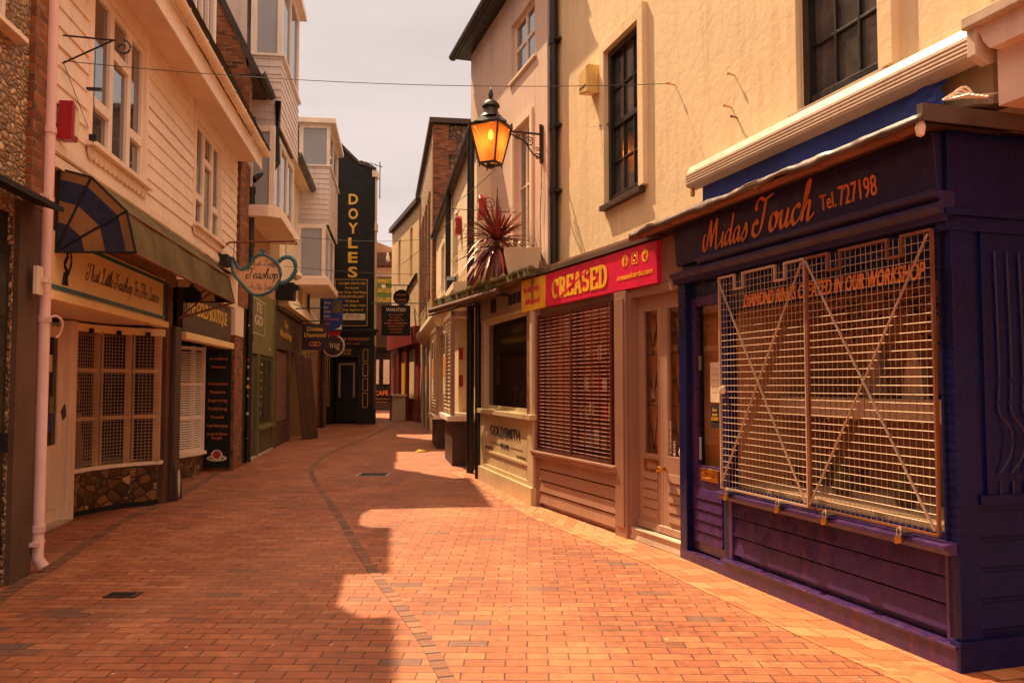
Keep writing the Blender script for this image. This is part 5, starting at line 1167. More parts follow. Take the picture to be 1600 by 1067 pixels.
# street lantern
f = Rf
ln = thing('street_lantern', 'lit Victorian four-sided lantern on a scrolled black bracket', 'lamp', f.P(7.28, -.2, 4.5))
LC = Vector((-.29, 11.22, 0))
LFr = Frame((LC.x, LC.y), (math.cos(R_(65)), math.sin(R_(65))), 'L')
def ring4(r, z): return [(LFr.d[0]*0+sx*r, sy*r, z) for sx, sy in ((-1, -1), (1, -1), (1, 1), (-1, 1))]
top, bot = ring4(.215, 5.02), ring4(.115, 4.50)
m = MB(LFr)
for i in range(4):
    m.bar(top[i], bot[i], .022, .022); m.bar(top[i], top[(i+1) % 4], .035, .04); m.bar(bot[i], bot[(i+1) % 4], .025, .03)
    m.lathe(bot[i][0], bot[i][1], [(0, 4.44), (.012, 4.455), (.006, 4.48), (.012, 4.50)], 6)
    m.lathe(top[i][0], top[i][1], [(.02, 5.03), (.012, 5.06), (.018, 5.075), (0, 5.10)], 6)
m.lathe(0, 0, [(.05, 4.44), (.05, 4.49), (0, 4.49)], 8); m.bar((-.13, 0, 4.49), (.13, 0, 4.49), .02, .02)
m.build('cage', 'iron', ln)
m = MB(LFr)
for i in range(4): j = (i+1) % 4; s = .97; m.q(*[(p[0]*s, p[1]*s, p[2]) for p in (top[i], top[j], bot[j], bot[i])])
gmat = bpy.data.materials.new('amber_lantern_glass'); gmat.use_nodes = True; nt = gmat.node_tree; nt.nodes.clear()
o_ = nt.nodes.new('ShaderNodeOutputMaterial'); a_ = nt.nodes.new('ShaderNodeBsdfTransparent'); b_ = nt.nodes.new('ShaderNodeBsdfTranslucent'); c_ = nt.nodes.new('ShaderNodeMixShader')
a_.inputs[0].default_value = (1, .66, .36, 1); b_.inputs[0].default_value = (1, .46, .16, 1); c_.inputs[0].default_value = .55
nt.links.new(a_.outputs[0], c_.inputs[1]); nt.links.new(b_.outputs[0], c_.inputs[2]); nt.links.new(c_.outputs[0], o_.inputs[0])
m.build('glass', gmat, ln)
prof = [(.30, 5.03), (.16, 5.16), (.125, 5.19), (.10, 5.22), (.10, 5.28), (.125, 5.29), (.12, 5.33), (.06, 5.38), (.02, 5.40), (.03, 5.43), (.035, 5.46), (.012, 5.52), (0, 5.56)]
m = MB(LFr); m.lathe(0, 0, [(.31, 5.03), (.15, 5.15), (.13, 5.17)], 4, .5); m.build('hood', 'iron', ln)
m = MB(LFr); m.lathe(0, 0, [(.16, 5.14), (.105, 5.20), (.095, 5.27), (.125, 5.285), (.12, 5.32), (.07, 5.37), (.02, 5.39), (.032, 5.43), (.036, 5.46), (.012, 5.53), (0, 5.57)], 16); m.build('chimney_finial', 'iron', ln, smooth=True)
bulb = flat('lamp_flame', (1.0, .36, .05), .5, 0, 9)
m = MB(LFr); m.lathe(0, 0, [(0, 4.83), (.028, 4.85), (.036, 4.89), (.022, 4.95), (0, 4.98)], 12); m.build('bulb', bulb, ln, smooth=True)
MB(LFr).lathe(0, 0, [(.02, 4.97), (.02, 5.06)], 8).build('lamp_holder', 'iron', ln)
pl_ = bpy.data.lights.new('lantern_light', 'POINT'); pl_.energy = 3; pl_.color = (1, .38, .10); pl_.shadow_soft_size = .05
po_ = bpy.data.objects.new('lantern_light', pl_); COL.objects.link(po_); po_.parent = ln; po_.location = Vector((LC.x, LC.y, 4.80))-WL[ln.name]
m = MB(f); wx = 7.28
m.tube([(wx, -.17, 4.62), (wx, -.17, 5.12)], .02, 8); m.box(wx-.04, wx+.04, -.2, -.165, 4.58, 5.1)
A = f.P(wx, -.17, 4.98); B = Vector((LC.x, LC.y, 4.98))+(A-Vector((LC.x, LC.y, 4.98))).normalized()*.24
m.tube([A, B], .016, 8, world=True)
exb = (B-A).normalized(); ezb = Vector((0, 0, 1))
m.tube(spline([A-ezb*.34, A+exb*.12-ezb*.28, A+exb*.25-ezb*.12, B-ezb*.02], 5), .010, 6, world=True)
scroll(m, A+exb*.17-ezb*.12, .075, 1.6, exb, ezb, .008); scroll(m, A+exb*.34-ezb*.06, .045, 1.4, exb, ezb, .007, sign=-1); scroll(m, A+exb*.05-ezb*.32, .05, 1.3, exb, ezb, .008)
scroll(m, B-exb*.02-ezb*.06, .04, 1.3, exb, ezb, .007); scroll(m, A+exb*.05+ezb*.0-ezb*.22, .035, 1.2, exb, ezb, .006)
m.build('bracket', 'iron', ln)
m = MB(f); m.tube(spline([(wx, -.18, 4.6), (wx-.02, -.17, 4.2), (wx+.03, -.17, 3.8), (wx-.03, -.17, 3.2)], 5), .006, 5); m.build('cable', 'iron', ln)
sb = thing('scrolled_bracket', 'empty wrought-iron scrolled sign frame behind the lantern', 'bracket', Gf.P(1.9, .5, 4))
m = MB(Gf); m.tube([(1.9, -.3, 4.05), (1.9, .72, 4.05)], .006, 5); m.tube([(1.9, -.2, 3.7), (1.9, .5, 3.7)], .005, 5); m.tube([(1.9, .0, 3.3), (1.9, .0, 4.4)], .007, 5)
scroll(m, Gf.P(1.9, .12, 4.16), .10, 1.5, Vector((Gf.n[0], Gf.n[1], 0)), ezb, .006); scroll(m, Gf.P(1.9, -.12, 3.82), .08, 1.5, Vector((Gf.n[0], Gf.n[1], 0)), ezb, .006, sign=-1); m.build('iron', 'iron', sb)

# ================================================================= RIGHT: cream stucco building with two shops
st = thing('stucco_building', 'cream rough-rendered building with black sash windows above the navy and taupe shops', 'building', f.P(3.5, -.4, 0))
SW1 = (4.42, 5.38, 3.62, 5.42); SW2 = (.82, 1.70, 3.56, 5.36)
MB(f).wall(.0, 7.08, 2.5, 8.6, -.6, -.35, [SW1, SW2]).build('wall', 'stucco', st)
MB(f).box(3.0, 7.05, -6, -2.0, 0, 8.5).box(0, 3.0, -6, -2.6, 0, 8.5).box(0.02, 7.05, -2.6, -.6, 2.9, 8.5).build('rear_block', 'stucco', st)
for (a, b, c, d) in (SW1, SW2):
    m = MB(f); m.box(a-.13, a, -.36, -.29, c-.02, d+.14); m.box(b, b+.13, -.36, -.31, c-.02, d+.14); m.box(a, b, -.36, -.30, d, d+.13); m.build('window_surround', 'stucco', st, bevel=.004)
    o = MB(f); mid = c+(d-c)*.5
    o.box(a, a+.07, -.5, -.37, c, d); o.box(b-.07, b, -.5, -.37, c, d); o.box(a+.07, b-.07, -.5, -.37, d-.07, d); o.box(a+.07, b-.07, -.5, -.38, c, c+.08)
    o.box(a+.07, b-.07, -.47, -.40, mid-.03, mid+.03)
    for t_ in (1/3, 2/3): x = a+.07+(b-a-.14)*t_; o.box(x-.011, x+.011, -.45, -.41, c+.08, d-.07)
    for z in (c+(mid-c)*.52, mid+(d-mid)*.48): o.box(a+.07, b-.07, -.448, -.412, z-.011, z+.011)
    o = o.build('sash_window', 'black', st, bevel=.003)
    MB(f).box(a+.05, b-.05, -.44, -.435, c+.05, d-.05).build('pane', darkglass('sash_glass', (.07, .055, .05), .8, .08), o)
    MB(f).prism('u', [(-.5, c-.09), (-.27, c-.09), (-.27, c-.03), (-.5, c)], a-.06, b+.06).build('sill', 'brownd' if a > 3 else 'stone', o, bevel=.004)
m = MB(f); m.tube([(7.02, -.27, 8.6), (7.02, -.27, 3.0)], .055, 12); pp = m.build('downpipe', 'black', smooth=True); tag(pp, 'tall black downpipe where the pink and cream walls meet', 'downpipe')
for z in (4.1, 5.0, 6.2, 7.3): MB(f).box(6.9, 7.12, -.35, -.25, z, z+.04).tube([(7.02, -.27, z-.03), (7.02, -.27, z+.07)], .066, 12).build('bracket', 'black', pp)
vb = thing('ventilation_box', 'yellowed plastic box fixed beside the nearer sash window', 'box', f.P(5.7, -.3, 5)); MB(f).prism('v', [(5.58, 5.0), (5.86, 5.06), (5.86, 5.32), (5.58, 5.36)], -.35, -.18).build('case', 'yellowbox', vb, bevel=.02)
MB(f).box(5.62, 5.82, -.18, -.175, 5.1, 5.12).build('slot', 'brown', vb)
for k, (u, z, l) in enumerate(((2.61, 4.16, .055), (2.67, 3.90, .06), (2.58, 3.78, .05), (3.68, 4.45, .07))):
    m = MB(f); m.tube([(u, -.36, z-.01), (u, -.35+l, z)], .007, 6); m.lathe(u, -.345+l, [(0, z-.012), (.014, z-.008), (.014, z+.008), (0, z+.012)], 8)
    tag(m.build('wall_nail', 'rust' if k == 2 else 'brass'), ('topmost bolt in the cream wall above the navy shop', 'middle bolt in the cream wall above the navy shop', 'rusty lowest bolt in the cream wall above the navy shop', 'eye bolt that anchors the long wire')[k], 'bolt')
m = MB(f); m.tube([(5.36, -.36, 4.56), (5.66, -.22, 4.60)], .008, 6, r2=.002); tag(m.build('iron_spike', 'iron'), 'thin black spike beside the nearer sash window', 'spike')
m = MB(f); m.tube(spline([(.5, -.33, 4.5), (.4, -.33, 4.15), (.3, -.33, 4.02), (.1, -.33, 4.03)], 6), .006, 5); tag(m.build('loose_wire', 'iron'), 'loose dark wire sagging on the cream wall near the top right', 'wire')
# neighbour's projecting cornice
nb = thing('corner_house', 'pinkish house corner with moulded stone cornice at the top right edge', 'house', f.P(-1, -.5, 0))
MB(f).box(-5, -.02, -6, -.9, 0, 8).build('wall', 'pinkwall', nb)
MB(f).prism('v', [(-.17, 2.97), (-.17, 3.28), (-5, 3.28), (-5, 2.97)], -.9, -.20).build('projecting_bay', 'pinkwall', nb)
m = MB(f); m.prism('v', [(-.20, 3.26), (-.16, 3.31), (-.14, 3.36), (-.09, 3.40), (-5, 3.40), (-5, 3.26)], -.9, -.12); m.build('cornice_moulding', 'pinkwall', nb)
MB(f).box(-5, -.06, -.95, -.07, 3.40, 3.47).build('cornice_slab', 'stone', nb, bevel=.01)
m = MB(f)
for k in range(5): m.tube(spline([(.0-.03*k, -.25, 3.02+.01*k), (-.06, -.1+.03*k, 3.10-.02*k), (-.02, -.02, 3.04), (-.2, .02-.03*k, 3.0)], 5), .007, 5)
tag(m.build('wire_bundle', 'white'), 'tangle of white cables on the lead roof end', 'cables')

# --- awning cassette and canvas
ac = thing('retracted_awning', 'long cream awning cassette with deep blue canvas above the navy shop', 'awning', f.P(1.5, -.2, 3.3))
m = MB(f); m.prism('u', [(-.35, 3.30), (-.20, 3.24), (-.12, 3.27), (-.12, 3.38), (-.16, 3.45), (-.35, 3.50)], -.08, 3.07)
for k in range(4): m.box(-.08, 3.07, -.121, -.115, 3.285+k*.024, 3.297+k*.024)
m.build('cassette', 'awnbox', ac, bevel=.004)
MB(f).prism('u', [(-.36, 3.27), (-.19, 3.21), (-.10, 3.25), (-.10, 3.40), (-.15, 3.47), (-.36, 3.52)], -.13, -.07).build('end_cap', 'awnbox', ac, bevel=.006)
m = MB(f); NU = 60; NW = 6
def cvv(u, w): 
    fold = max(0, .9-u)/.9; return -.21+.035*math.sin(u*26+w*14)*fold**1.3+.008*math.sin(u*5)+(.06*fold*(1-w))
for i in range(NU):
    for j in range(NW):
        a, b = .18+(2.92-.18)*i/NU, .18+(2.92-.18)*(i+1)/NU; c, d = j/NW, (j+1)/NW
        m.q((a, cvv(a, c), 2.98+.30*c), (b, cvv(b, c), 2.98+.30*c), (b, cvv(b, d), 2.98+.30*d), (a, cvv(a, d), 2.98+.30*d))
m.build('canvas', 'blue', ac, smooth=True)
MB(f).lathe(3.02, -.16, [(0, 3.17), (.02, 3.18), (.02, 3.23), (.01, 3.25)], 8).build('end_knob', 'brass', ac)

# --- navy shop
ms = thing('navy_shop_front', 'navy jewellery shopfront with gold script fascia, large window and slatted stall riser', 'shopfront', f.P(1.5, 0, 0))
m = MB(f); m.box(0, 2.98, -.35, -.02, 2.36, 2.90); m.build('fascia_core', 'navy', ms)
fa = MB(f); fa.hexa((.02, -.02, 2.53), (2.98, -.02, 2.53), (2.98, .03, 2.53), (.02, .03, 2.53), (.02, -.02, 2.865), (2.98, -.02, 2.865), (2.98, .06, 2.865), (.02, .06, 2.865)); fa = fa.build('fascia', 'navyf', ms, bevel=.004)
tilt = Vector((f.n[0]*.03, f.n[1]*.03, .35)).normalized(); axm = (f.front()[0], tilt)
script(fa, 'Midas', 'orange', f.P(2.46, .038, 2.59), axm, .11, .62, .33, .36)
script(fa, 'Touch', 'orange', f.P(1.76, .038, 2.595), axm, .12, .70, .33, .36)
text(fa, 'Tel.', 'orange', f.P(.985, .04, 2.625), axm, .105, .155, xs=.8); text(fa, '727198', 'orange', f.P(.80, .04, 2.62), axm, .13, .335)
m = MB(f); m.prism('u', [(-.02, 2.37), (.05, 2.37), (.06, 2.41), (.10, 2.44), (.10, 2.46), (.07, 2.48), (.12, 2.51), (.12, 2.53), (-.02, 2.53)], -.04, 2.5); m.prism('u', [(-.02, 2.37), (.05, 2.37), (.06, 2.41), (.09, 2.44), (.09, 2.46), (-.02, 2.46)], 2.5, 3.0); m.build('cornice', 'navyf', ms)
# window opening, frame, glass
m = MB(f); m.box(.0, .07, -.30, .0, .60, 2.37); m.box(2.22, 2.30, -.1, .0, .15, 2.37); m.box(2.86, 2.98, -.1, .02, .08, 2.37); m.box(.07, 2.22, -.06, -.01, 2.24, 2.37); m.box(.07, 2.22, -.05, -.01, .66, .70)
m.build('window_frame', 'navy', ms, bevel=.006)
wi = MB(f); wi.q((.07, -.04, .70), (2.22, -.04, .70), (2.22, -.04, 2.24), (.07, -.04, 2.24)); wi = wi.build('window_glass', 'glass', ms)
tx = text(wi, 'DIAMOND RINGS CREATED IN OUR WORKSHOP', 'orange', f.P(2.02, -.035, 2.09), f.front(), .10, 1.82, shear=.15, bold=.012)
MB(f).box(.07, 2.22, -.045, -.042, 2.07, 2.24).build('header_band', 'navy', wi)
# interior
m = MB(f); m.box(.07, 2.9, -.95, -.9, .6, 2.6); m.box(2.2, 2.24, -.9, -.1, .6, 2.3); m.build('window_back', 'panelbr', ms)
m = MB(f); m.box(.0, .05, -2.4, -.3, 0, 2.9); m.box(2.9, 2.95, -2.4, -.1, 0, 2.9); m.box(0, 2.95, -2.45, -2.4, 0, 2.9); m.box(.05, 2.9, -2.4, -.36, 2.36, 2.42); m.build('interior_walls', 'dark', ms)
m = MB(f); m.box(.07, 2.2, -.9, -.12, .68, .72); m.build('window_bed', 'cloth', ms)
sh = MB(f).box(.1, 2.18, -.9, -.45, 1.36, 1.39).build('display_shelf', 'brown', ms)
m = MB(f)
for k in range(70):
    u = .1+2.08*k/70; m.box(u, u+.028, -.45+.006*(k % 2), -.445+.006*(k % 2), 1.26+random.uniform(-.01, .01), 1.395)
m.box(.1, 2.18, -.9, -.45, 1.395, 1.402); m.build('fringed_cloth', 'cloth', sh)
for k in range(16):
    u = random.uniform(.2, 2.1); lev = k % 2; z = .72 if lev else 1.402; v = random.uniform(-.82, -.55) if not lev else random.uniform(-.8, -.3)
    m = MB(f); 
    if k % 4 == 0: h_ = random.uniform(.25, .4); m.prism('v', [(u-.09, z), (u+.09, z), (u+.07, z+h_*.6), (u+.03, z+h_), (u-.03, z+h_), (u-.07, z+h_*.6)], v, v+.05); nm, mt = 'necklace_stand', 'cloth'
    elif k % 4 == 1: m.lathe(u, v, [(.05, z), (.05, z+.02), (.02, z+.05), (.02, z+.12), (.045, z+.14), (0, z+.16)], 10); nm, mt = 'ring_stand', 'brown'
    elif k % 4 == 2: m.box(u-.09, u+.09, v-.06, v+.06, z, z+.025); m.box(u-.08, u+.08, v-.05, v+.05, z+.025, z+.03); nm, mt = 'ring_tray', 'brown'
    else: m.lathe(u, v, [(.04, z), (.075, z+.06), (.06, z+.14), (.03, z+.2), (.045, z+.23)], 12); nm, mt = 'small_vase', 'mossy'
    tag(m.build(nm, mt), 'empty jewellery display piece among the others behind the caged window', 'display piece', 'display pieces in the navy shop window')
for k, (u, v) in enumerate(((1.75, -.7), (.95, -.75), (.45, -.7), (1.3, -.8))):
    m = MB(f)
    for i in range(70):
        c = f.P(u+random.gauss(0, .14), v+random.gauss(0, .05), 2.0+random.gauss(0, .10)); s = .03; d = Vector((random.uniform(-1, 1), random.uniform(-1, 1), random.uniform(-1, 1))).normalized(); e_ = d.cross(Vector((0, 0, 1))).normalized()
        m.raw([c, c+d*s+e_*s*.5, c+d*s*2, c+d*s-e_*s*.5], [(0, 1, 2, 3)])
    m.tube([(u-.25, v, 2.08), (u+.25, v, 2.04)], .006, 5)
    tag(m.build('hanging_foliage', paint('dull_leaf', (.05, .055, .015), .7, .3, .05)), 'swag of dull green foliage hanging inside the caged window', 'foliage', 'foliage swags in the navy shop window')
# door
dd = MB(f); dd.wall(2.30, 2.86, .10, 2.24, -.09, -.04, [(2.37, 2.80, .82, 2.16)])
for k in range(5): dd.prism('u', [(-.04, .18+k*.09), (-.018, .185+k*.09), (-.03, .265+k*.09), (-.04, .265+k*.09)], 2.36, 2.80)
dd = dd.build('door', 'navyw', ms, bevel=.003)
MB(f).box(2.37, 2.80, -.075, -.07, .82, 2.16).build('pane', 'glass', dd)
lp = MB(f); lp.wall(2.42, 2.70, .70, .80, -.045, -.022, [(2.46, 2.66, .725, .775)]); lp.build('letter_plate', 'brass', dd, bevel=.003)
MB(f).box(2.46, 2.66, -.04, -.034, .725, .775).build('letter_flap', 'brass', dd)
MB(f).box(2.3, 2.86, -.07, -.04, 2.24, 2.36).build('door_head', 'navy', ms)
MB(f).box(2.30, 2.86, -.5, -.16, 0, 2.3).build('door_backing', 'panelbr', ms)  # brown board close behind the pane, its colour standing in for the street's reflection
for (u, w0, w1, mt, wd_, lab) in ((2.52, 1.35, 1.68, 'creaml', .14, 'cream notice sheet in the navy shop door'), (2.52, 1.14, 1.33, 'blackm', .14, 'dark sorry-closed card in the navy shop door'), (2.76, 1.62, 1.74, 'green', .05, 'green sticker high in the navy shop door glass'), (2.77, .86, 1.05, 'blind', .035, 'small card sticker at the foot of the navy shop door glass')):
    o = MB(f).box(u-wd_/2, u+wd_/2, -.068, -.065, w0, w1).build('door_notice', mt); tag(o, lab, 'notice')
    if mt == 'blackm': text(o, 'Sorry\nwe are\nCLOSED', 'gold', f.P(u, -.065, w1-.055), f.front(), .028, .11, align='C')
    if mt == 'creaml': 
        for q in range(5): MB(f).box(u-.05, u+.05, -.065, -.064, w1-.05-q*.05, w1-.047-q*.05).build('printed_line', 'taupe', o)
# riser
m = MB(f); z = .20
MB(f).box(.0, 2.24, -.3, -.045, .12, .60).build('riser_back', 'navyw', ms)
for k in range(3): m.prism('u', [(-.05, .175+k*.145), (-.008, .185+k*.145), (-.026, .315+k*.145), (-.05, .315+k*.145)], .07, 2.18)
m.build('riser_boards', 'navyw', ms, bevel=.002)
for a, b in ((.0, .07), (2.18, 2.24)): MB(f).box(a, b, -.06, .0, .12, .60).build('riser_post', 'navyw', ms, bevel=.004)
MB(f).prism('u', [(-.1, .60), (.05, .60), (.06, .625), (.085, .63), (.085, .655), (-.1, .675)], -.02, 2.30).build('sill', 'navyw', ms, bevel=.003)
MB(f).prism('u', [(-.3, .0), (.03, .0), (.03, .115), (.045, .12), (.045, .135), (-.3, .16)], -.03, 2.28).build('plinth', 'navyw', ms, bevel=.004)
MB(f).box(2.28, 2.98, -.3, .025, 0, .085).build('door_step', 'navyw', ms, bevel=.006)
# side return facing the camera
m = MB(f); m.box(-.01, .05, -.9, -.02, .16, 2.37); m.build('side_wall', 'navy', ms)
m = MB(f); m.box(-.03, .05, -.14, .0, .16, 2.37); m.box(-.04, .05, -.9, .03, 2.32, 2.40); m.box(-.06, .05, -.9, .05, 2.40, 2.44); m.box(-.045, .05, -.9, -.14, .86, .91); m.box(-.03, .05, -.24, -.2, .91, 2.32)
m.box(-.02, .05, -.9, -.0, 2.44, 2.87)
for k in range(4): m.prism('v', [(-.012, .20+k*.16), (-.03, .21+k*.16), (-.016, .34+k*.16), (-.01, .34+k*.16)], -.88, -.14)
m.box(-.05, .02, -.9, .03, .0, .16); m.build('side_joinery', 'navy', ms, bevel=.003)
m = MB(f)
for k in range(5):
    v = -.29-k*.085; m.tube(spline([(-.03, v, 2.22), (-.03, v-.01, 1.6), (-.03, v-.0, 1.36), (-.05, v-.06, 1.25), (-.05, v-.05, 1.12), (-.03, v+.01, 1.02)], 6), .006, 6); m.tube([(-.03, v-.0, .98), (-.03, v, .9)], .006, 6)
gb = m.build('curved_bars', 'navyf'); tag(gb, 'curved slim iron bars over the navy side window', 'window bars')
MB(f).box(-.02, -.012, -.9, -.24, .91, 2.32).build('side_pane', 'navy', ms)
# lead roof and gutter
m = MB(f); NU = 70
def wav(u, k): return .022*noise.noise(Vector((u*3.1, k, 0)))+.006*noise.noise(Vector((u*11, k, 3)))
def ld(u, r): 
    prof = [(-.36, 3.02), (-.10, 2.975), (.15, 2.93), (.26, 2.905), (.265, 2.86)]; v, w = prof[r]; return (u, v+wav(u, r)*(r > 2)*1.2, w+wav(u, r+7)*(1 if r < 4 else 1.6))
for i in range(NU):
    a, b = -.12+3.6*i/NU, -.12+3.6*(i+1)/NU
    for r in range(4): m.q(ld(a, r), ld(b, r), ld(b, r+1), ld(a, r+1))
for r in range(4): pass
lr = m.build('lead_roof', 'lead', ms, smooth=True); s_ = lr.modifiers.new('solid', 'SOLIDIFY'); s_.thickness = .012
MB(f).box(-.10, 3.45, -.35, .22, 2.87, 2.90).build('roof_board', 'brownd', ms)
m = MB(f); m.box(-.12, -.08, -.9, .25, 2.87, 2.96); m.build('side_lead', 'lead', ms)
m = MB(f); gutter(m, -.06, 3.5, .215, 2.865, .035)
for u in (.1, .75, 1.4, 2.05, 2.7, 3.3): gutter(m, u-.015, u+.015, .215, 2.865, .042)
m.build('gutter', 'rust', ms)
MB(f).lathe(-.08, .23, [(0, 2.79), (.02, 2.80), (.028, 2.84), (.02, 2.87), (0, 2.87)], 8).build('gutter_end', 'white', ms)

# --- grilles on the big window
def grille(u0, u1, lab):
    o = thing('security_grille', lab, 'grille', f.P((u0+u1)/2, .07, .7), 'wire grilles over the navy shop window')
    z0, z1, v = .685, 2.345, .045
    m = MB(f); m.box(u0, u0+.013, v-.010, v+.010, z0, z1); m.box(u1-.013, u1, v-.010, v+.010, z0, z1); m.box(u0, u1, v-.009, v+.009, z0, z0+.014)
    cuts = [u0+(u1-u0)*.26, u0+(u1-u0)*.74]; x = u0
    for c in cuts+[u1+.06]:
        m.box(x, c-.06 if c < u1 else u1, v-.011, v+.011, z1-.016, z1)
        if c < u1:
            m.box(c-.066, c-.05, v-.010, v+.010, z1-.11, z1-.0); m.box(c+.05, c+.066, v-.010, v+.010, z1-.11, z1); m.box(c-.066, c+.066, v-.011, v+.009, z1-.125, z1-.11)
        x = c+.06
    m.build('frame', 'rust' if u0 < 1 else 'steel', o)
    m = MB(f); meshgrid(m, u0+.018, u1-.018, z0+.018, z1-.016, v-.002, .046, .05, .0017); m.build('wire_mesh', 'steel', o)
    for a, b in ((u0+.02, u1-.02), (u1-.02, u0+.02)):
        m = MB(f); m.bar((a, v+.014, z0+.03), (b, v+.014+(.006 if a < b else 0), z1-.03), .014, .005); m.build('brace', 'steel', o)
grille(.05, 1.145, 'nearer wire grille with crossed flat braces over the navy shop window')
grille(1.155, 2.25, 'farther wire grille with crossed flat braces over the navy shop window')
for k, u in enumerate((.28, .92, 1.42, 2.08)):
    o = thing('padlock', ('nearest brass padlock on the navy sill', 'second brass padlock from the corner on the navy sill', 'third brass padlock from the corner on the navy sill', 'farthest brass padlock on the navy sill, under the door end')[k], 'padlock', f.P(u, .11, .64), 'brass padlocks along the grille foot')
    MB(f).prism('v', [(u-.024, .622), (u+.020, .612), (u+.026, .655), (u-.018, .665)], .095, .122).build('body', 'brass', o, bevel=.005)
    MB(f).tube(spline([(u-.014, .108, .66), (u-.014, .108, .69), (u, .10, .705), (u+.014, .108, .69), (u+.014, .108, .66)], 4), .004, 6).build('shackle', 'steel', o)
    MB(f).box(u-.05, u+.05, .06, .11, .678, .686).build('hasp', 'iron', o)
cl_ = MB(f); cl_.lathe(2.19, .06, [(0, 1.42), (.02, 1.425), (.03, 1.45), (.022, 1.48), (0, 1.485)], 10); tag(cl_.build('bell_cover', 'creaml', smooth=True), 'pale rounded cover on the window post beside the farther grille', 'fitting')

# --- card shop
f = Cf
cs = thing('card_shop', 'taupe card shop front with magenta sign, dark red barred window and double doors', 'shopfront', f.P(1.8, 0, 0))
m = MB(f); m.wall(-.02, 3.62, .0, 2.95, -.2, -.04, [(1.26, 3.22, .68, 2.36), (.03, .95, .06, 2.36)]); m.build('wall', 'taupe', cs)
MB(f).box(3.2, 3.62, -.2, .0, 0, 2.5).build('end_pilaster', 'taupe', cs)
MB(f).box(.96, 1.20, -.06, .03, 0, 2.42).box(1.0, 1.16, .03, .04, .1, 2.35).build('pilaster', 'taupe', cs, bevel=.004)
m = MB(f)
for k in range(4): m.prism('u', [(-.04, .05+k*.138), (.0, .06+k*.138), (-.012, .18+k*.138), (-.04, .18+k*.138)], 1.2, 3.3)
m.build('riser_boards', 'taupel', cs, bevel=.002)
m = MB(f); m.box(1.16, 3.36, -.04, .05, .62, .66); m.box(1.16, 3.36, -.04, .07, .66, .685); m.box(1.2, 3.3, -.04, .03, .60, .62); m.build('sill', 'taupel', cs, bevel=.004)
m = MB(f); m.box(1.26, 1.31, -.08, .0, .70, 2.36); m.box(3.17, 3.22, -.08, .0, .70, 2.36); m.box(2.22, 2.27, -.08, .0, .70, 2.36); m.box(1.31, 3.17, -.08, -.002, 2.31, 2.36); m.box(1.31, 3.17, -.08, -.002, .685, .73)
wf = m.build('window', 'dred', cs)
m = MB(f); m.q((1.28, -.05, .7), (3.2, -.05, .7), (3.2, -.05, 2.34), (1.28, -.05, 2.34)); m.build('pane', 'glass', wf)
gr_ = thing('barred_grille', 'dark red slatted security grille over the card shop window', 'grille', f.P(2.2, .03, .7))
m = MB(f); m.box(1.27, 1.30, .0, .03, .70, 2.34); m.box(3.18, 3.21, .0, .03, .70, 2.34); m.box(2.23, 2.26, .0, .03, .70, 2.34); m.box(1.27, 3.21, .0, .03, .69, .72); m.build('frame', 'dred', gr_)
m = MB(f)
for k in range(37): m.tube([(1.28, .02, .75+k*.0425), (3.2, .02, .75+k*.0425)], .0030, 5)
m.build('bars', paint('red_brown_bars', (.66, .34, .25), .4, .2, .05), gr_)
m = MB(f)
for k in range(11): x = 1.36+k*.18; m.tube([(x, .026, .72), (x, .026, 2.33)], .003, 4)
m.build('uprights', 'dred', gr_)
m = MB(f); m.box(1.26, 3.22, -.6, -.55, .6, 2.4); m.box(1.2, 1.26, -1, -.2, .6, 2.4); m.box(3.22, 3.26, -1, -.2, .6, 2.4); m.box(1.26, 3.22, -1, -.2, 2.36, 2.4); m.build('interior', 'darkr', cs)
MB(f).box(1.26, 3.22, -.95, -.1, .66, .69).build('window_bed', 'brown', cs)
cm = ['cloth', 'blind', 'panelbr', 'creaml', 'letred', 'taupel']
for k in range(42):
    x = 1.42+(k % 11)*.165+random.uniform(-.02, .02); z = .78+(k//11)*.33+random.uniform(-.03, .03)
    if k % 7 == 3: continue
    hh = random.uniform(.12, .2); o = MB(f).box(x, x+random.uniform(.09, .12), -.42-.01*(k//11), -.415-.01*(k//11), z, z+hh).build('greeting_card', cm[k % 6])
    tag(o, 'greeting card standing in the rows behind the red bars', 'card', 'greeting cards in the window')
for k in range(4):
    m = MB(f); z = .72+k*.33; m.box(1.3, 3.18, -.5, -.40, z, z+.012); tag(m.build('card_rack_shelf', 'brownd'), ('lowest', 'second lowest', 'second highest', 'highest')[k]+' card shelf behind the red bars', 'shelf', 'card shelves in the window')
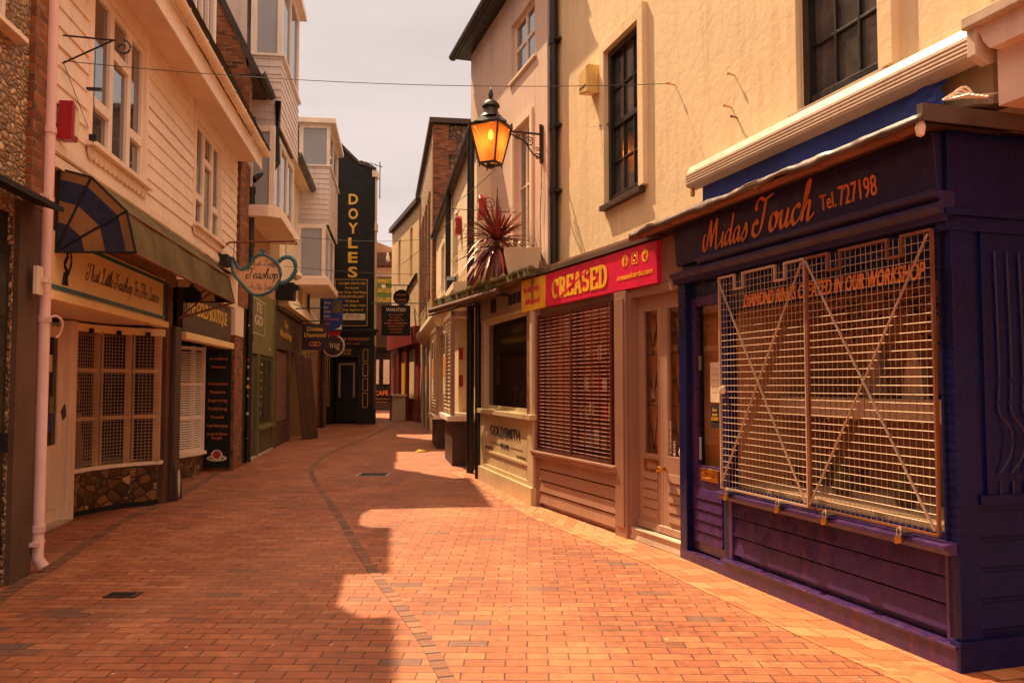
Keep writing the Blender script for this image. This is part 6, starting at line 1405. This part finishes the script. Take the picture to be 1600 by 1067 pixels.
# doors
m = MB(f); m.box(.93, .97, -.16, .0, .06, 2.4); m.box(-.02, .03, -.16, .0, .06, 2.4); m.box(.03, .93, -.16, -.01, 2.34, 2.42); m.build('door_frame', 'taupe', cs, bevel=.004)
for a, b in ((.49, .93), (.03, .485)):
    d2 = MB(f); d2.wall(a, b, .13, 2.34, -.14, -.095, [(a+.085, b-.085, .84, 2.20)])
    for k in range(5): d2.prism('u', [(-.096, .24+k*.09), (-.078, .245+k*.09), (-.088, .32+k*.09), (-.096, .32+k*.09)], a+.09, b-.09)
    d2.prism('u', [(-.095, .13), (-.07, .13), (-.08, .19), (-.095, .2)], a, b)
    d2 = d2.build('door', 'taupel', cs, bevel=.003)
    MB(f).box(a+.08, b-.08, -.125, -.12, .83, 2.21).build('pane', 'glass', d2)
    m = MB(f); c_x = (a+b)/2
    for s in (-1, 1):
        for z0 in (.9, 1.35, 1.8): m.tube(spline([(c_x+s*.01, -.132, z0-.02), (c_x+s*.03, -.132, z0+.12), (c_x+s*.085, -.132, z0+.30)], 4), .006, 5); scroll(m, f.P(c_x+s*.075, -.132, z0+.16), .035, 1.3, Vector((f.d[0]*s, f.d[1]*s, 0)), Vector((0, 0, 1)), .005)
    for z0 in (1.30, 1.78): m.tube([(a+.09, -.132, z0), (b-.09, -.132, z0)], .005, 5)
    m.build('scrollwork', 'iron', d2)
MB(f).tube([(.44, -.095, .72), (.44, -.03, .72)], .012, 8).tube([(.44, -.045, .72), (.36, -.035, .73)], .02, 8).lathe(.44, -.03, [(0, .69), (.03, .70), (.035, .72), (.03, .74), (0, .75)], 10).build('door_handle', 'brass', cs)
lp = MB(f); lp.wall(.56, .82, .67, .79, -.098, -.085, [(.6, .78, .70, .76)]); lp.build('letter_plate', 'brass', cs)
MB(f).box(-.02, 1.25, -.25, .0, .0, .06).box(-.02, 1.25, -.2, -.0, .06, .12).build('door_step', 'stone', cs, bevel=.01)
m = MB(f); m.box(.0, .95, -.3, -.2, 0, 2.42); m.build('door_backing', 'panelbr', cs); m = MB(f); m.box(.96, 1.0, -1.4, -.2, 0, 2.5); m.box(-.04, .0, -1.4, -.2, 0, 2.5); m.box(0, 1, -1.4, -.2, 2.4, 2.45); m.build('lobby_sides', 'dark', cs)
for k, (u, z0, z1, mt, w_2, lab) in enumerate(((.585, .86, 1.14, 'letred', .07, 'red and white sticker panel inside the left card shop door'), (.40, .86, 1.16, 'creaml', .04, 'tall white sticker strip inside the right card shop door'), (.33, .85, .98, 'creaml', .035, 'small white sticker beside the strip in the right card shop door'))):
    o = MB(f).box(u-w_2/2, u+w_2/2, -.118, -.115, z0, z1).build('door_sticker', mt); tag(o, lab, 'sticker')
    for q in range(4): MB(f).box(u-w_2*.35, u+w_2*.35, -.115, -.114, z0+.03+q*(z1-z0)/5, z0+.045+q*(z1-z0)/5).build('printed_block', 'creaml' if mt == 'letred' else 'blue', o)
o = MB(f).box(.66, .72, -.118, -.113, 1.36, 1.42).tube([(.67, -.115, 1.42), (.67, -.115, 1.46), (.71, -.115, 1.46), (.71, -.115, 1.42)], .004, 5).build('small_padlock', 'tin'); tag(o, 'small grey padlock hanging on the left card shop door scrollwork', 'padlock')
o = MB(f); o.lathe(.10, -.08, [(0, .82), (.04, .84), (.055, .90), (.04, .96), (0, .98)], 12); tag(o.build('door_ornament', 'creaml', smooth=True), 'round pale ornament by the right card shop door', 'ornament')
# sign
sg = thing('card_shop_sign', 'magenta and yellow shop sign reading creased, above the barred window', 'sign', f.P(2, .05, 2.45))
bd = MB(f).box(.36, 2.94, -.02, .03, 2.43, 2.82).build('magenta_panel', 'magenta', sg)
yl = MB(f); yl.hexa((2.942, -.02, 2.43), (3.72, -.02, 2.42), (3.72, .03, 2.42), (2.942, .03, 2.43), (2.942, -.02, 2.82), (3.72, -.02, 2.83), (3.72, .03, 2.83), (2.942, .03, 2.82)); yl = yl.build('yellow_panel', 'signyel', sg)
slab_letters(bd, 'CREASED', 'signyel', f.P(2.74, .03, 2.495), f.front(), .245, 1.42, .23)
m = MB(f); m.prism('v', [(2.62, 2.49), (2.60, 2.475), (1.70, 2.745), (1.71, 2.76)], .0335, .0365); m.build('crease_line', 'magenta', bd)
text(yl, 'Brilliantly', 'magenta', f.P(3.64, .03, 2.66), f.front(), .07, .52, bold=.01); text(yl, 'different!', 'magenta', f.P(3.60, .03, 2.51), f.front(), .07, .48, bold=.01)
text(bd, 'creasedcards.com', 'signyel', f.P(1.12, .03, 2.53), f.front(), .055, .68, bold=.01)
for k, u in enumerate((.96, .765, .57)):
    m = MB(f)
    if k == 1:
        for (a, b, c, d) in ((-.055, .055, .045, .055), (-.055, .055, -.055, -.045), (-.055, -.045, -.045, .045), (.045, .055, -.045, .045)): m.box(u+a, u+b, .03, .034, 2.71+c, 2.71+d)
        m.tube([(u+.028*math.cos(R_(a)), .032, 2.71+.028*math.sin(R_(a))) for a in range(0, 361, 30)], .005, 4); m.box(u-.035, u-.028, .03, .034, 2.738, 2.745)
        m.build('square_icon', 'signyel', bd)
    else:
        m.prism('v', [(u+.06*math.cos(R_(a)), 2.71+.06*math.sin(R_(a))) for a in range(0, 360, 18)], .03, .033); o = m.build('round_icon', 'signyel', bd)
        if k == 0: MB(f).box(u-.005, u+.011, .033, .035, 2.65, 2.745).box(u-.03, u+.02, .033, .0352, 2.70, 2.715).box(u-.028, u+.011, .033, .0348, 2.735, 2.75).build('icon_mark', 'magenta', bd)
        else: MB(f).prism('v', [(u-.035, 2.735), (u-.01, 2.735), (u+.0, 2.715), (u+.035, 2.735), (u+.03, 2.70), (u+.01, 2.675), (u-.03, 2.675), (u-.01, 2.69)], .033, .035).build('icon_mark', 'magenta', bd)
MB(f).box(.30, 3.75, -.2, .05, 2.84, 2.89).build('sign_capping', 'lead', cs)
MB(f).box(.0, 3.7, -.25, -.02, 2.42, 2.84).build('fascia_core', 'taupe', cs)

# ================================================================= remaining hanging signs on the right
f = Tf
wn = thing('wanted_sign', 'dark hanging board headed WANTED with small orange lines', 'sign', (-4.2, 30, 3.3))
bb = MB().box(30, 30.06, -4.72, -3.68, 3.24, 4.34).build('board', 'blackm', wn)
text(bb, 'WANTED', 'creaml', Vector((-4.2, 29.995, 4.12)), AX, .13, .72, align='C', bold=.01)
for k, (s, w_) in enumerate((('all scrap gold', .5), ('& watches', .4), ('BRACELETS', .55), ('RINGS & EARRINGS', .8), ('SILVER PLATE', .6), ('SPOONS ETC', .5), ('best prices', .42))): text(bb, s, 'orange', Vector((-4.2, 29.995, 3.98-k*.105)), AX, .055, w_, align='C')
m = MB(); m.tube([(30.03, -5.1, 4.42), (30.03, -3.2, 4.42)], .02, 6); m.tube([(30.03, -4.6, 4.42), (30.03, -4.6, 4.34)], .01); m.tube([(30.03, -3.8, 4.42), (30.03, -3.8, 4.34)], .01); m.build('bracket', 'iron', wn)
rn = thing('round_hanging_sign', 'small dark oval sign hung from an arm beside the yellow building', 'sign', (-4.5, 34, 4.7))
m = MB(); m.prism('u', [(-4.54+.34*math.cos(R_(a)), 5.05+.33*math.sin(R_(a))) for a in range(0, 360, 12)], 34, 34.05); bb = m.build('disc', 'blackm', rn)
m = MB(); m.tube([(33.99, -4.54+.32*math.cos(R_(a)), 5.05+.31*math.sin(R_(a))) for a in range(0, 361, 12)], .014, 5); m.build('rim', 'brown', bb)
text(bb, 'LANES', 'orange', Vector((-4.54, 33.99, 4.90)), AX, .09, .4, align='C'); text(bb, 'ARMOURY', 'orange', Vector((-4.54, 33.99, 5.12)), AX, .07, .4, align='C')
m = MB(); m.tube([(34.02, -3.6, 5.55), (34.02, -5.2, 5.55)], .025, 6); m.tube([(34.02, -4.3, 5.55), (34.02, -4.3, 5.3)], .01); m.tube([(34.02, -4.8, 5.55), (34.02, -4.8, 5.3)], .01); m.build('bracket', 'iron', rn)

# ================================================================= wires
def wire(a, b, sag, lab, r=.005):
    a, b = Vector(a), Vector(b); pts = [a.lerp(b, k/24)+Vector((0, 0, -sag*4*(k/24)*(1-k/24))) for k in range(25)]
    tag(MB().tube(pts, r, 5, world=True).build('cable', 'iron'), lab, 'cable')
wire(Lf.P(.14, .03, 4.22), Rf.P(3.68, -.29, 4.45), .10, 'long thin cable across the lane from the weatherboards to the eye bolt', .0035)
wire(Lf.P(.9, .03, 3.72), Lf.P(.14, .03, 4.20), .0, 'second strand of thin cable beside the empty bracket', .003)
wire(Lf.P(12.4, .6, 4.9), Tf.P(5.2, .1, 4.9), .1, 'thin cable from the lower oriel across to the low shop row', .006)
wire(Lf.P(13.4, .1, 4.35), Tf.P(9.5, .1, 4.6), .06, 'lower thin cable across the lane below the oriel', .006)
wire(Tf.P(2.2, .1, 4.9), (-5.0, 36, 6.6), .12, 'pale cable from the low shops to the yellow building', .008)
wire(Tf.P(1.6, .25, 4.9), Gf.P(1.6, .1, 4.6), .02, 'short taut cable under the lantern', .006)
# litter
m = MB()
for (x, y, s, a) in ((-2.0, 18.6, .14, .3),): 
    m.raw([Vector((x-s, y-s, .012)), Vector((x+s, y-s*.6, .03)), Vector((x+s*.8, y+s, .012)), Vector((x-s*.5, y+s*.8, .05))], [(0, 1, 2, 3)])
tag(m.build('crumpled_paper', 'signyel'), 'crumpled yellow paper on the paving near the low shops', 'litter')
